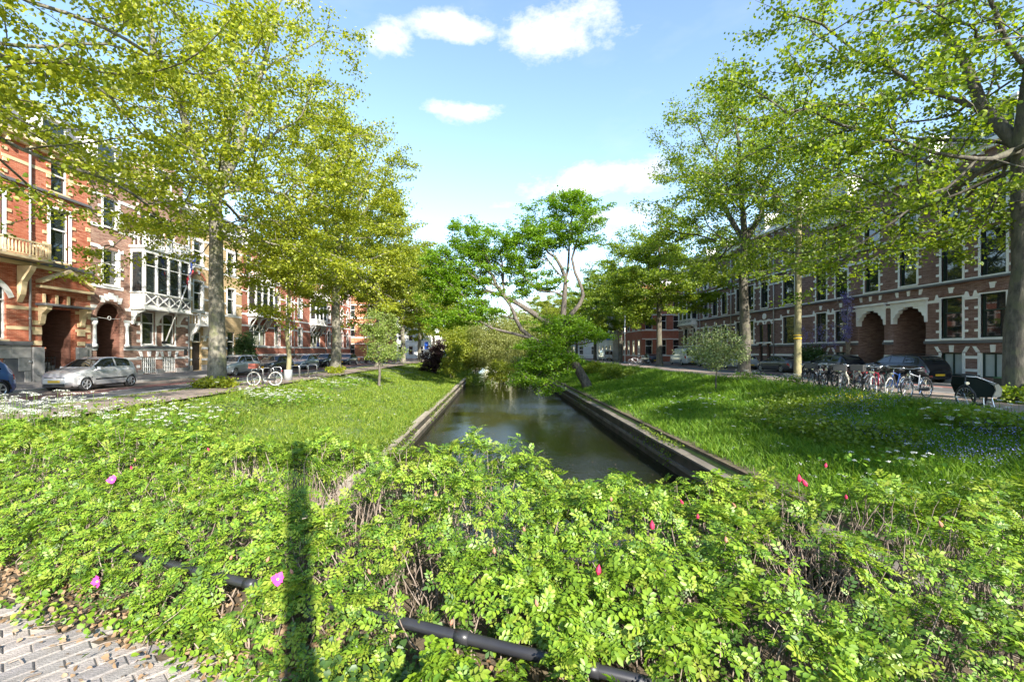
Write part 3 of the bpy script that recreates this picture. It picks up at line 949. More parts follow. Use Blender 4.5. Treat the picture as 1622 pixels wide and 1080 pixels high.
# ---- house 2: pinkish brown brick, white bay with balcony
def house_pink():
    h = House('town_house', 'pinkish brown brick house with white two-tier bay window and flagpole', FL, 27.96, 36.9, 13.9, MT['brick_pink'], MT['white_stone'])
    f = h.fr; ws = MT['white_stone']
    for z0, z1 in ((6.25, 8.65), (10.15, 12.15)):
        h.window(28.85, 30.02, z0, z1); architrave(h, 28.85, 30.02, z0, z1, ws, .13, top=False)
        h.arch(28.7, 30.17, z1 + .02, .3, .2, .05, MT['brick_pink'])
        jamb_blocks(h, 28.73, 30.14, (z0 + .5, z0 + 1.15, z1 - .12), ws, .25)
    h.opening(28.4, 30.46, .02, 5.06)
    for u in (32.0, 34.02):
        h.window(u, u + 1.26, 2.3, 4.74, rail=.66); architrave(h, u, u + 1.26, 2.3, 4.74, ws, .1, top=False)
        h.window(u, u + 1.36, .16, 1.36, rail=0, d=-.28, sill=False)
        gr = MB()
        for i in range(8): gr.tube([f.P(u + .06 + i * .18, -.04, .16), f.P(u + .06 + i * .18, -.04, 1.34)], .028, 4)
        for z in (.3, .62, .95, 1.2): gr.tube([f.P(u, -.04, z), f.P(u + 1.36, -.04, z)], .022, 4)
        h.part('window_grille', gr, MT['white_paint'])
        h.wedge(u + .68, 1.4, 1.8, .1, .17, .05, ws); h.wedge(u - .02, 1.4, 1.8, .1, .13, .05, ws, -.14); h.wedge(u + 1.38, 1.4, 1.8, .1, .13, .05, ws, .14)
    for u0, u1 in ((31.95, 32.6), (32.72, 34.35), (34.47, 35.45)):
        h.window(u0, u1, 9.5, 12.25, rail=.66, mull=2 if u1 - u0 > 1 else 1, sill=False)
    h.walls()
    h.arch_fill(28.4, 30.46, 3.95, 5.06, MT['brick_pink'])
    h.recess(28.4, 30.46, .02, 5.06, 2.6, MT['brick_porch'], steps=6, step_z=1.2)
    h.arch(28.3, 30.56, 3.95, 1.2, .16, .05, MT['brick_pink'], n=16, keystone=False)
    # crown-shaped keystone group over the arch
    for i, (k, z) in enumerate(((-.62, 5.16), (-.31, 5.3), (0, 5.42), (.31, 5.3), (.62, 5.16))):
        h.wedge(29.43 + k, z - .12, z + .32, .13, .16, .07, ws, k * .14)
    for u in (28.12, 30.6):   # little columns beside the arch
        mb = MB().tube([f.P(u, .12, 2.1), f.P(u, .12, 2.25), f.P(u, .12, 2.3), f.P(u, .12, 3.5), f.P(u, .12, 3.58), f.P(u, .12, 3.78)], [.17, .17, .11, .095, .15, .17], 10)
        h.part('column', mb, ws, smooth=True)
    f2 = MB(); f2.tube([f.P(28.5, .0, 2.3), f.P(30.4, -1.9, 1.4)], .04, 6); h.part('stair_rail', f2, MT['black_paint'])
    h.part('scroll_lamp', MB().ring(f.P(29.43, -.1, 4.05), (1, 0, 0), .12, .02, 12, 4).tube([f.P(28.5, -.1, 4.05), f.P(29.25, -.1, 4.0)], .015, 4).tube([f.P(30.3, -.1, 4.05), f.P(29.6, -.1, 4.0)], .015, 4), MT['white_paint'])
    for z in (1.2, 1.86): h.band(z, z + .16, d=.03)
    h.band(0, .45, MT['grey_stone'], .1, 'plinth')
    h.band(2.02, 2.2, MT['dark_stone'], .12, 'moulding')
    for z, k in ((3.82, .16), (4.62, .2), (6.0, .22), (8.6, .2), (9.95, .22), (12.0, .2)): h.band(z, z + k, d=.04, skip=[(30.4, 36.2, 5, 9.3)])
    for u in (36.55, 31.55):
        for z in np.arange(.6, 13, .62): h.block('stone_block', ws, u, u + .28, -.02, .03, z, z + .2)
    h.bay(31.0, 35.75, 5.05, 9.2, 1.0, 4, .92)
    h.balcony(31.05, 35.7, 9.36, .96, .95, MT['white_paint'], .24, slab=False, full=.07)
    h.arch(31.8, 35.6, 12.3, .62, .24, .06, MT['brick_pink'], n=18, keystone=True)
    # gable above the bay
    h.part('gable', MB().prism([(31.6, 13.9), (36.2, 13.9), (36.2, 15.4), (35.6, 15.6), (35.2, 16.6), (32.6, 16.6), (32.2, 15.6), (31.6, 15.4)], lambda a, b, t: f.P(a, t, b), -.5, .02), MT['brick_pink'])
    for z, a, b in ((15.35, 31.5, 36.3), (16.55, 32.5, 35.3), (14.3, 31.6, 36.2)): h.b('gable_coping', ws, a, b, -.55, .1, z, z + .14)
    h.window(33.0, 34.8, 14.5, 15.9, mull=2, open_wall=False, d=.03, rail=0)
    h.pipe(36.75, .4)
    h.roof(rise=3.0, chim=((29, 1, 1.6),), cornice=ws, dorm=((28.7, 1.5, 1.9),))
    # mailbox
    h.b('name_plate', MT['black_paint'], 36.3, 36.62, .01, .06, 1.5, 1.95)


house_pink()


# ---- house 3: yellow brick with canopied door
def house_yellow():
    h = House('town_house', 'yellow brick house with dark canopied door behind the big trunk', FL, 36.91, 44.6, 13.2, MT['brick_yellow'], MT['white_stone'])
    f = h.fr
    for u0, u1 in ((37.5, 38.7), (40.0, 41.2), (42.2, 43.45)):
        for z0, z1 in ((5.4, 7.9), (9.35, 11.4)):
            h.window(u0, u1, z0, z1); architrave(h, u0, u1, z0, z1, MT['white_stone'], .12)
        if u0 > 39: h.window(u0, u1, 1.3, 3.7); h.window(u0, u1, .2, .8, rail=0)
    h.window(37.3, 38.52, 2.6, 3.5, rail=0, sill=False)
    h.opening(37.3, 38.52, .15, 2.56)
    h.walls()
    d = h.b('door', MT['black_paint'], 37.3, 38.52, -.26, -.2, .15, 2.56)
    for z0, z1 in ((.3, 1.0), (1.15, 2.4)):
        for k in (0, 1): h.b('door_panel', MT['wood_dark'], 37.42 + k * .52, 37.88 + k * .52, -.2, -.17, z0, z1, d)
    h.part('door_handle', MB().cyl(f.P(38.4, -.14, 1.2), (1, 0, 0), .035, .08, 8), MT['steel'], d)
    h.b('canopy', MT['white_stone'], 36.95, 39.3, 0, .9, 3.95, 4.15)
    for u in (37.05, 38.75):
        h.part('canopy_bracket', MB().prism([(0, 3.95), (.8, 3.95), (.55, 3.5), (.2, 3.2), (.1, 2.7), (0, 2.7)], lambda a, b, t: f.P(u + t, a, b), 0, .22), MT['white_stone'])
    h.balcony(37.0, 39.2, 4.15, .85, .8, MT['white_paint'], .2, slab=False)
    for z in (1.0, 2.0, 3.0, 5.15, 6.3, 7.5, 9.1, 10.3, 11.5): h.band(z, z + .18, d=.03)
    h.band(0, .6, MT['grey_stone'], .08, 'plinth')
    h.arch(37.3, 38.9, 8.05, .5, .2, .05, MT['brick_red'], keystone=True)
    h.roof(rise=2.4, cornice=MT['white_paint'], dorm=((39.8, 1.6, 1.9),), chim=((43, 1, 1.2),))


house_yellow()


def house_rust(u0, u1, bays, label, wall, h_=13.0, doors=()):
    h = House('town_house', label, FL, u0, u1, h_, wall, MT['white_stone'])
    f = h.fr; ws = MT['white_stone']
    n = int((u1 - u0) / 2.6)
    w = (u1 - u0) / n
    for i in range(n):
        c = u0 + (i + .5) * w
        inbay = any(b0 - .4 < c < b1 + .4 for b0, b1 in bays)
        if not inbay:
            for z0, z1 in ((2.5, 4.9), (6.2, 8.7), (10.0, 12.0)):
                h.window(c - .58, c + .58, z0, z1); architrave(h, c - .58, c + .58, z0, z1, ws, .12)
                h.wedge(c, z1 + .1, z1 + .5, .08, .14, .07, ws)
        else:
            h.window(c - .58, c + .58, 10.0, 12.0)
        h.window(c - .5, c + .5, .3, 1.2, rail=0, sill=False)
    for b0, b1 in bays:
        h.window(b0 + .2, b1 - .2, 2.4, 4.7, mull=3, rail=.68)
    h.walls()
    for b0, b1 in bays:
        h.bay(b0, b1, 5.7, 9.2, .9, 3, .5)
        for k in range(4):
            u = b0 + .3 + k * (b1 - b0 - .6) / 3
            h.part('brace', MB().bar(f.P(u, .02, 4.1), f.P(u, .85, 5.4), .1), MT['white_paint'])
        h.balcony(b0 + .05, b1 - .05, 9.36, .86, .85, MT['white_paint'], .25, slab=False)
    for z in (1.3, 2.2, 4.4, 5.6, 8.0, 9.6, 11.6): h.band(z, z + .18, d=.03)
    h.band(0, .7, MT['grey_stone'], .08, 'plinth')
    h.pipe(u1 - .2); h.roof(rise=2.6, cornice=ws, chim=((u0 + 1, 1, 1.2),), dorm=((u0 + 2, 1.6, 1.8), (u1 - 3.6, 1.6, 1.8)))


house_rust(44.61, 56.2, [(45.7, 49.6)], 'rust red brick house with white bay next to the yellow house', MT['brick_rust'])
house_rust(56.21, 66.5, [(61.0, 65.0)], 'rust red brick house with white bay, behind the second big trunk', MT['brick_rust'])
house_rust(66.51, 78, [], 'plain rust red brick house before the orange gable end', MT['brick_rust'])


def side_building(name, label, x0, x1, y0, y1, h_, wall, trim, face, floors, nwin, cat='building', roof=True, rows=None, win_w=1.1):
    """building whose gable end faces the camera and whose other side faces the canal"""
    fr_front = Fr(x0, y0, 1, 0, 0, -1)
    h = House(name, label, fr_front, 0, x1 - x0, h_, wall, trim, cat, depth=y1 - y0)
    W = x1 - x0
    rows = rows or [(.9 + i * 3.5, 3.0 + i * 3.5) for i in range(floors)]
    for i in range(nwin):
        c = W * (i + .5) / nwin
        for z0, z1 in rows: h.window(c - win_w / 2, c + win_w / 2, z0, z1)
    h.walls()
    for z0, z1 in rows:
        h.band(z0 - .22, z0 - .04, d=.04); h.band(z1 + .06, z1 + .2, d=.04)
    # canal side windows
    xs = x1 if face > 0 else x0
    side = Fr(xs, y0, 0, 1, face, 0)
    keep = h.fr; h.fr = side
    n2 = max(1, int((y1 - y0) / 2.8))
    for i in range(n2):
        c = (y1 - y0) * (i + .5) / n2
        for z0, z1 in rows: h.window(c - .55, c + .55, z0, z1, open_wall=False, d=.02)
    h.u0, h.u1 = .0, y1 - y0
    ops, h.ops = h.ops, []
    for z0, z1 in rows: h.band(z0 - .22, z0 - .12, d=.05)
    h.ops = ops
    h.fr = keep; h.u0, h.u1 = 0, W
    if roof: h.roof(rise=2.2, cornice=trim)
    return h


hs = side_building('town_house', 'orange brick house with gable end standing forward of the row', -34, -20.9, 78.2, 92, 13, MT['brick_orange'], MT['white_stone'], 1, 3, 4)
side_building('office_building', 'white rendered building far down the left quay', -30, -17.2, 108, 122, 12, MT['render_white'], MT['render_white'], 1, 3, 5)
side_building('office_building', 'pale grey building at the far left end of the canal', -16, -9, 165, 180, 8, MT['render_grey'], MT['render_white'], 1, 2, 4)


# ---- right row: dark brown brick with white blocks
WS = MT['white_stone']


def brown_window(h, u0, u1, z0, z1, arch=True, rail=.62):
    h.window(u0, u1, z0, z1, rail=rail, frame=MT['green_paint'])
    architrave(h, u0, u1, z0, z1, WS, .12, top=False)
    h.block('lintel', WS, u0 - .12, u1 + .12, -.1, .03, z1, z1 + .07)
    n = int((z1 - z0) / .62)
    jamb_blocks(h, u0 - .112, u1 + .112, [z0 + .35 + i * .66 for i in range(n)], WS, .2, hh=.15)
    if arch:
        h.arch(u0 - .2, u1 + .2, z1 + .05, .24, .24, .045, h.wall_m)
        for u in (u0 - .25, u1 + .25):
            h.wedge(u, z1 - .12, z1 + .26, .16, .05, .06, WS, 0, 'corner_stone')


def basement_window(h, u0, u1, z0=.32, z1=1.72):
    h.window(u0, u1, z0, z1, rail=0, mull=2, glass=MT['curtain'], frame=MT['green_paint'], sill=False)
    architrave(h, u0, u1, .12, z1, WS, .15, top=False)
    c = (u0 + u1) / 2
    h.wedge(c, 1.76, 2.18, .09, .13, .06, WS); h.wedge(u0 - .12, 1.76, 2.1, .09, .09, .06, WS, -.2); h.wedge(u1 + .12, 1.76, 2.1, .09, .09, .06, WS, .2)


def house_brown_a():
    h = House('town_house', 'dark brown brick house with white window blocks nearest on the right', FRR, 14, 30.85, 13.6, MT['brick_brown'], WS)
    f = h.fr
    cols = [(23.7, 24.95), (25.93, 27.15), (19.3, 20.55), (21.5, 22.7), (16.5, 17.7)]
    for u0, u1 in cols:
        brown_window(h, u0, u1, 2.6, 5.08); brown_window(h, u0, u1, 6.12, 8.7); brown_window(h, u0, u1, 9.6, 11.7)
        basement_window(h, u0, u1)
    brown_window(h, 28.75, 29.95, 6.24, 8.6); brown_window(h, 28.75, 29.95, 9.6, 11.7)
    h.opening(28.15, 30.45, .1, 4.78)
    h.walls()
    h.recess(28.15, 30.45, .1, 4.78, 3.2, MT['brick_brown'], steps=6, step_z=1.2)
    portal_trim(h, 28.15, 30.45)
    trim_rows(h)
    h.roof(rise=2.8, cornice=WS, dorm=((23.5, 1.7, 2.0), (28.3, 1.7, 2.0), (19, 1.7, 2)), chim=((21, 1, 1.5),))


def portal_trim(h, a, c):
    """white moulded head with scalloped corners over a porch opening"""
    f = h.fr
    for (e, s) in ((a, 1), (c, -1)):
        poly = [(e - s * .12, 3.7), (e + s * .03, 3.7), (e + s * .06, 4.1), (e + s * .18, 4.14), (e + s * .24, 4.36), (e + s * .4, 4.4), (e + s * .46, 4.6), (e + s * .8, 4.66), (e + s * .8, 4.8), (e - s * .12, 4.8)]
        h.part('portal_corner', MB().prism(poly, lambda p, q, t: f.P(p, t, q), -.25, .07), WS)
    h.b('portal_head', WS, a - .14, c + .14, -.28, .1, 4.78, 5.12)
    h.b('portal_cornice', WS, a - .2, c + .2, -.05, .24, 5.12, 5.26)
    for k in (-.8, 0, .8): h.wedge((a + c) / 2 + k, 5.5, 5.85, .07, .11, .06, WS, k * .08)


def trim_rows(h):
    h.band(2.28, 2.46, MT['dark_stone'], .16, 'moulding'); h.band(2.46, 2.58, WS, .05)
    h.band(5.9, 6.02, MT['dark_stone'], .16, 'moulding'); h.band(6.02, 6.12, WS, .05)
    h.band(9.35, 9.45, MT['dark_stone'], .12, 'moulding'); h.band(9.45, 9.58, WS, .05)
    for z in (4.85, 8.45, 11.5): h.band(z, z + .17, WS, .04)
    for z in (.62, 1.38): h.band(z, z + .16, WS, .04)
    h.band(0, .45, MT['dark_stone'], .06, 'plinth')


def house_brown_b():
    h = House('town_house', 'dark brown brick house hung with lilac wisteria', FRR, 30.86, 39.5, 13.6, MT['brick_brown'], WS)
    for u0, u1 in ((34.4, 35.6), (36.6, 37.75)):
        brown_window(h, u0, u1, 2.6, 5.05); brown_window(h, u0, u1, 6.15, 8.6); brown_window(h, u0, u1, 9.6, 11.7); basement_window(h, u0, u1)
    brown_window(h, 31.6, 32.8, 6.2, 8.55)
    brown_window(h, 31.6, 32.8, 9.6, 11.7)
    h.opening(31.15, 33.4, .1, 4.78)
    h.walls()
    h.recess(31.15, 33.4, .1, 4.78, 3.2, MT['brick_brown'], steps=6, step_z=1.2)
    portal_trim(h, 31.15, 33.4)
    trim_rows(h)
    h.roof(rise=2.8, cornice=WS, dorm=((34.8, 1.7, 2.0),), chim=((38.2, 1, 1.5),))
    h.balcony(33.6, 37.2, 12.1, .9, .95, MT['white_paint'], .2)
    f = h.fr
    for u in (33.8, 37.0):
        h.part('balcony_bracket', MB().prism([(0, 11.9), (.8, 11.9), (.5, 11.5), (.15, 11.1), (0, 10.9)], lambda a, b, t: f.P(u + t, a, b), -.08, .08), MT['white_paint'])


def house_brown_c():
    h = House('town_house', 'dark purple brown house with twin narrow arched doorways', FRR, 39.51, 51.4, 14.0, MT['brick_brown2'], WS)
    for u0, u1 in ((40.5, 42.1), (49.2, 50.3)):
        brown_window(h, u0, u1, 2.54, 5.1); brown_window(h, u0, u1, 6.3, 8.9); brown_window(h, u0, u1, 10.1, 12.45)
    for u0, u1 in ((44.45, 45.6), (46.9, 48.05)):
        brown_window(h, u0, u1, 6.3, 8.95); brown_window(h, u0, u1, 10.1, 12.35)
    brown_window(h, 46.9, 48.05, 2.54, 5.1)
    for u0, u1 in ((43.95, 44.65), (45.3, 46.0)):
        h.window(u0, u1, 2.75, 4.6, rail=0, sill=False, frame=MT['green_paint']); h.opening(u0, u1, .15, 2.6)
    h.walls()
    for u0, u1 in ((43.95, 44.65), (45.3, 46.0)):
        h.b('door', MT['wood_dark'], u0, u1, -.26, -.2, .15, 2.6)
        h.arch(u0 - .1, u1 + .1, 4.55, .35, .18, .06, WS, keystone=False)
        h.b('door_hood', WS, u0 - .15, u1 + .15, 0, .2, 2.6, 2.74)
    trim_rows(h)
    h.part('roundel', MB().cyl(h.fr.P(45, .03, 5.4), (1, 0, 0), .3, .1, 16), WS)
    h.pipe(43.38); h.pipe(51.25)
    h.roof(rise=2.8, cornice=WS, dorm=((40.4, 1.7, 2.0), (45.5, 1.7, 2)), chim=((49, 1, 1.5),))


def house_brown_d():
    h = House('town_house', 'dark brown house with white bay window down the right quay', FRR, 51.41, 66.2, 13.4, MT['brick_brown'], WS)
    for u0, u1 in ((52.3, 53.5), (54.6, 55.8), (57.0, 58.2), (60.2, 61.4), (63, 64.2)):
        for z0, z1 in ((2.6, 5.0), (6.3, 8.8), (10, 12)):
            if z0 < 10 and 6 < z0 and 59 < u0: continue
            brown_window(h, u0, u1, z0, z1, arch=False)
        h.wedge((u0 + u1) / 2, 5.1, 5.5, .08, .14, .06, WS)
    h.walls()
    h.bay(60.0, 64.2, 5.7, 9.3, .9, 3, .5)
    trim_rows(h); h.pipe(59)
    h.roof(rise=2.6, cornice=WS, dorm=((53, 1.7, 1.9), (58, 1.7, 1.9)), chim=((65, .9, 1.5),))


house_brown_a(); house_brown_b(); house_brown_c(); house_brown_d()
side_building('corner_building', 'warm red brick corner building facing down the right quay', 24.2, 38, 72, 86, 13.2, MT['brick_corner'], MT['white_stone'], -1, 3, 6,
              rows=[(1.2, 3.7), (5.4, 7.7), (9.0, 11.0)], win_w=1.2)
side_building('office_building', 'white fronted building beyond the red corner building', 23.4, 37, 87, 103, 11, MT['render_white'], MT['render_grey'], -1, 3, 4)
side_building('office_building', 'grey building closing the far end of the right quay', 20.5, 36, 112, 128, 12, MT['render_grey'], MT['render_white'], -1, 3, 5)


# flagpole with a furled tricolour on the pinkish house
def flag():
    root = empty('flagpole', (-25.75, 34.0, 2.55))
    tag(root, 'leaning white flagpole with furled tricolour on the pinkish house', 'flagpole')
    a, b = Vector((-25.75, 34.0, 2.55)), Vector((-23.5, 34.7, 9.9))
    local(MB().tube([a, a.lerp(b, .5), b], [.055, .05, .035], 8).obj('pole', MT['white_paint'], None, True), root)
    local(MB().cyl(b, (0, 0, 1), .07, .1, 10).obj('finial', MT['white_paint']), root)
    local(MB().box(-25.98, -25.68, 33.9, 34.1, 2.4, 2.6).obj('socket', MT['black_paint']), root)
    d = (b - a).normalized()
    cols = [M('flag red', (.5, .03, .05), .8), M('flag white', (.75, .73, .72), .8), M('flag blue', (.03, .06, .25), .8)]
    for k in range(3):
        V = []; F = []
        nu, nv = 10, 3
        for i in range(nu):
            for j in range(nv):
                s = i / (nu - 1)
                p = a.lerp(b, .80 + .045 * k) + Vector((0, 0, 0))
                drop = s * (1.5 - .1 * k)
                off = Vector((.10 * math.sin(s * 7 + k) - .06 * j - .3 * s, -.28 * s + .09 * math.cos(s * 9 + j * 2 + k) - .06 * k, -drop))
                V.append(tuple(p + off + d * (j - 1) * .16 * (1 - .3 * s)))
        for i in range(nu - 1):
            for j in range(nv - 1):
                q = i * nv + j; F.append((q, q + 1, q + nv + 1, q + nv))
        local(link('flag_stripe', npmesh('flag_stripe', V, F, True), cols[k]), root)


flag()


# wisteria on the brown house
def wisteria():
    root = empty('wisteria', (27.5, 34.0, .12))
    tag(root, 'lilac wisteria climbing the dark brown facade beside the porch', 'climber')
    mb = MB()
    for k in range(4):
        mb.tube([(27.5, 34 + .06 * k, .1), (27.55, 33.9 + .1 * k, 2.2), (27.5, 33.7 + .25 * k, 4.2), (27.45, 33.6 + .5 * k, 6.2)], [.05, .045, .035, .02], 6)
    mb.tube([(27.5, 34, 3.6), (27.5, 36, 4.0), (27.5, 38.6, 3.4)], [.04, .03, .02], 6)
    local(mb.obj('stem', MT['twig'], None, True), root)
    centres = [(27.3, 33.75 + random.uniform(-.35, .55), random.uniform(2.8, 6.6)) for _ in range(70)] + [(27.35, random.uniform(35, 38.8), random.uniform(2.2, 4.2)) for _ in range(40)]
    V = []; F = []
    for cx, cy, cz in centres:
        for i in range(26):
            t = random.random(); r = .15 * (1 - .8 * t)
            p = Vector((cx - .05 + random.gauss(0, r), cy + random.gauss(0, r), cz - .45 * t))
            s = .035
            a = Vector((random.gauss(0, 1), random.gauss(0, 1), random.gauss(0, 1))).normalized(); b = a.orthogonal()
            q = len(V); V += [tuple(p + a * s), tuple(p + b * s), tuple(p - a * s), tuple(p - b * s)]; F.append((q, q + 1, q + 2, q + 3))
    o = link('blossom', npmesh('blossom', V, F), LEAF['wisteria']); local(o, root); o['kind'] = 'stuff'


wisteria()
# ------------------------------------------------------------------ trees
def px(x, y, depth):
    """a point of the place at the given distance down the canal (bearing and height taken from survey sights)"""
    return np.array([(x - 785) / 690 * depth, depth, CAM_H + (556 - y) / 690 * depth])


def grow(seed_pts, att, bf=.35, rng=None, seg=1.1, jit=.10, lift=.08):
    """branch skeleton: joins every twig end to the tree by the cheapest mix of short joint and short path"""
    rng = rng or RNG
    P = [np.array(seed_pts[0][0], float)]; par = [-1]; pl = [0.0]; fixed = [seed_pts[0][1]]
    idx_of = {0: 0}
    for i, (p, r_, pi) in enumerate(seed_pts[1:], 1):
        p = np.array(p, float)
        P.append(p); par.append(pi); pl.append(pl[pi] + np.linalg.norm(p - P[pi])); fixed.append(r_)
    att = np.asarray(att, float); n = len(att)
    cost = np.full(n, 1e9); bpar = np.zeros(n, int)

    def upd(k):
        nonlocal cost, bpar
        d = np.linalg.norm(att - P[k], axis=1) + bf * pl[k]
        m = d < cost
        cost = np.where(m, d, cost); bpar = np.where(m, k, bpar)
    start = max(0, int(len(P) * .3))
    for k in range(start, len(P)): upd(k)
    done = np.zeros(n, bool)
    for _ in range(n):
        c = np.where(done, 1e12, cost)
        i = int(np.argmin(c)); done[i] = True
        k = int(bpar[i]); a = P[k]; b = att[i]; L = np.linalg.norm(b - a)
        m = max(1, int(math.ceil(L / seg)))
        prev = k
        for s in range(1, m + 1):
            t = s / m
            q = a + (b - a) * t
            if s < m:
                q = q + rng.normal(0, jit * min(L, 2.5) * .5, 3); q[2] += lift * L * math.sin(math.pi * t)
            P.append(q); par.append(prev); pl.append(pl[prev] + np.linalg.norm(q - P[prev])); fixed.append(None)
            prev = len(P) - 1
            upd(prev)
    return np.array(P), np.array(par), fixed


def limb_mesh(P, par, fixed, tip=.012, e=2.25, gain=1.0, nseed=0):
    n = len(P)
    acc = np.zeros(n); kids = [[] for _ in range(n)]
    for i in range(n - 1, 0, -1):
        if acc[i] == 0: acc[i] = tip ** e
        acc[par[i]] += acc[i]; kids[par[i]].append(i)
    rad = acc ** (1 / e) * gain
    for i in range(n):
        if fixed[i] is not None: rad[i] = max(fixed[i], rad[i] * .5)
    for i in range(1, n): rad[i] = min(rad[i], rad[par[i]] * (1.0 if fixed[i] is None else 1.3))
    # smooth free nodes
    Q = P.copy()
    for _ in range(2):
        Q2 = Q.copy()
        for i in range(nseed, n):
            if kids[i]:
                k = max(kids[i], key=lambda c: rad[c])
                Q2[i] = .5 * Q[i] + .25 * Q[par[i]] + .25 * Q[k]
        Q = Q2
    V = []; F = []; base = 0
    starts = [(0, None)]
    while starts:
        s, frm = starts.pop()
        ch = [s]; i = s
        while kids[i]:
            ks = sorted(kids[i], key=lambda c: -rad[c])
            for k in ks[1:]: starts.append((k, i))
            i = ks[0]; ch.append(i)
        pts = [Q[c] for c in ch]; rr = [rad[c] for c in ch]
        if frm is not None:
            pts = [Q[frm]] + pts; rr = [min(rad[frm], rr[0] * 1.15)] + rr
        if len(pts) < 2: continue
        pts = np.array(pts); rr = np.array(rr)
        rr[-1] = min(rr[-1], tip * .6)
        k = 11 if rr[0] > .25 else 8 if rr[0] > .1 else 5 if rr[0] > .035 else 3
        t = np.gradient(pts, axis=0); t /= np.linalg.norm(t, axis=1)[:, None] + 1e-9
        ref = np.array([.37, .61, .2]) if abs(t[0][2]) > .7 else np.array([0, 0, 1.0])
        a = np.cross(t, ref); a /= np.linalg.norm(a, axis=1)[:, None] + 1e-9
        b = np.cross(a, t)
        th = np.arange(k) * 2 * math.pi / k
        ring = pts[:, None, :] + rr[:, None, None] * (a[:, None, :] * np.cos(th)[None, :, None] + b[:, None, :] * np.sin(th)[None, :, None])
        V.append(ring.reshape(-1, 3)); m = len(pts)
        ii = np.arange(m - 1)[:, None] * k; jj = np.arange(k)[None, :]; j2 = (jj + 1) % k
        F.append(np.stack([base + ii + jj, base + ii + j2, base + ii + k + j2, base + ii + k + jj], -1).reshape(-1, 4))
        base += m * k
    return np.concatenate(V), np.concatenate(F), Q, rad


def leaf_template(kind):
    if kind == 'oval':     # folded along the midrib, six corners
        v = [(0, 0, 0), (.38, .45, .10), (.36, .8, .06), (0, 1, -.06), (-.36, .8, .06), (-.38, .45, .10), (0, .5, -.02)]
        f = [(0, 1, 2, 6), (2, 3, 6, 6), (6, 3, 4, 4), (0, 6, 4, 5)]
        f = [(0, 1, 2, 3), (0, 3, 4, 5)]
    elif kind == 'narrow':
        v = [(0, 0, 0), (.2, .4, .03), (.0, 1, -.1), (-.2, .4, .03)]; f = [(0, 1, 2, 3)]
    else:
        v = [(0, 0, 0), (.42, .5, .1), (0, 1, -.04), (-.42, .5, .1)]; f = [(0, 1, 2, 3)]
    return np.array(v, float), np.array(f, int)


def scatter(pos, size, nrm_up=.9, spread=.75, kind='oval', rng=None, az=None, droop=0.0):
    """leaves of the given template at pos; returns V, F"""
    rng = rng or RNG
    tv, tf = leaf_template(kind) if isinstance(kind, str) else kind
    n = len(pos)
    nr = rng.normal(0, spread, (n, 3)); nr[:, 2] += nrm_up
    nr /= np.linalg.norm(nr, axis=1)[:, None] + 1e-9
    d = rng.normal(0, 1, (n, 3)) if az is None else az + rng.normal(0, .3, (n, 3))
    d[:, 2] -= droop
    d -= nr * (d * nr).sum(1)[:, None]; d /= np.linalg.norm(d, axis=1)[:, None] + 1e-9
    s = np.cross(d, nr)
    sz = size * rng.uniform(.65, 1.25, n)
    V = pos[:, None, :] + sz[:, None, None] * (tv[None, :, 0:1] * s[:, None, :] + tv[None, :, 1:2] * d[:, None, :] + tv[None, :, 2:3] * nr[:, None, :])
    F = tf[None] + (np.arange(n) * len(tv))[:, None, None]
    return V.reshape(-1, 3), F.reshape(-1, tf.shape[1])


def bark(name, light, dark, moss=None, scale=2.2):
    m, n, l = newmat(name)
    p = n.new('ShaderNodeBsdfPrincipled'); o = n.new('ShaderNodeOutputMaterial'); l.new(p.outputs[0], o.inputs[0])
    p.inputs['Roughness'].default_value = .9
    c = n.new('ShaderNodeTexCoord'); mp = n.new('ShaderNodeMapping'); mp.inputs['Scale'].default_value = (1, 1, .35)
    l.new(c.outputs['Object'], mp.inputs['Vector'])
    nz = noise(n, l, scale * 3, 6, .7, mp.outputs[0])
    col = mixrgb(n, l, ramp(n, l, nz, .38, .62), tuple(dark), tuple(light))
    if moss: col = mixrgb(n, l, ramp(n, l, noise(n, l, scale * .8, 4, .6), .5, .66), col, tuple(moss))
    l.new(col, p.inputs['Base Color'])
    b = n.new('ShaderNodeBump'); b.inputs['Strength'].default_value = .8; b.inputs['Distance'].default_value = .03
    l.new(noise(n, l, scale * 7, 5, .7, mp.outputs[0]), b.inputs['Height']); l.new(b.outputs[0], p.inputs['Normal'])
    return m


BARK = bark('grey elm bark', (.22, .20, .155), (.075, .068, .055), (.17, .17, .085))
BARK_D = bark('dark grey bark', (.13, .115, .09), (.045, .04, .033), (.10, .10, .06))
BARK_L = bark('locust bark', (.16, .135, .11), (.05, .042, .036), None, 3)
BARK_G = bark('greenish young bark', (.26, .23, .12), (.16, .14, .08), (.24, .23, .10))


def crown_points(ells, n, rng, shell=2.1, zmin=None, boughs=1, layer=(.8, .8, .2), volp=1.0):
    """twig ends spread through a union of ellipsoids, denser towards the outside, in loose tiers"""
    vol = np.array([e[1][0] * e[1][1] * e[1][2] for e in ells]) ** volp; vol = vol / vol.sum()
    out = []
    while len(out) < n:
        k = rng.choice(len(ells), p=vol)
        c, r = ells[k]
        d = rng.normal(0, 1, 3); d /= np.linalg.norm(d)
        p = np.array(c) + d * np.array(r) * rng.uniform(0, 1) ** (1 / shell)
        inside = False
        for j, (c2, r2) in enumerate(ells):
            if j != k and (((p - np.array(c2)) / np.array(r2)) ** 2).sum() < .5: inside = True
        if inside and rng.uniform() < .6: continue
        if zmin is not None and p[2] < zmin + rng.normal(0, .9): continue
        if boughs > 1:   # a spray: several twigs in a flat layer
            for _ in range(boughs):
                out.append(p + rng.normal(0, 1, 3) * np.array(layer))
        else:
            out.append(p)
    return np.array(out[:n])


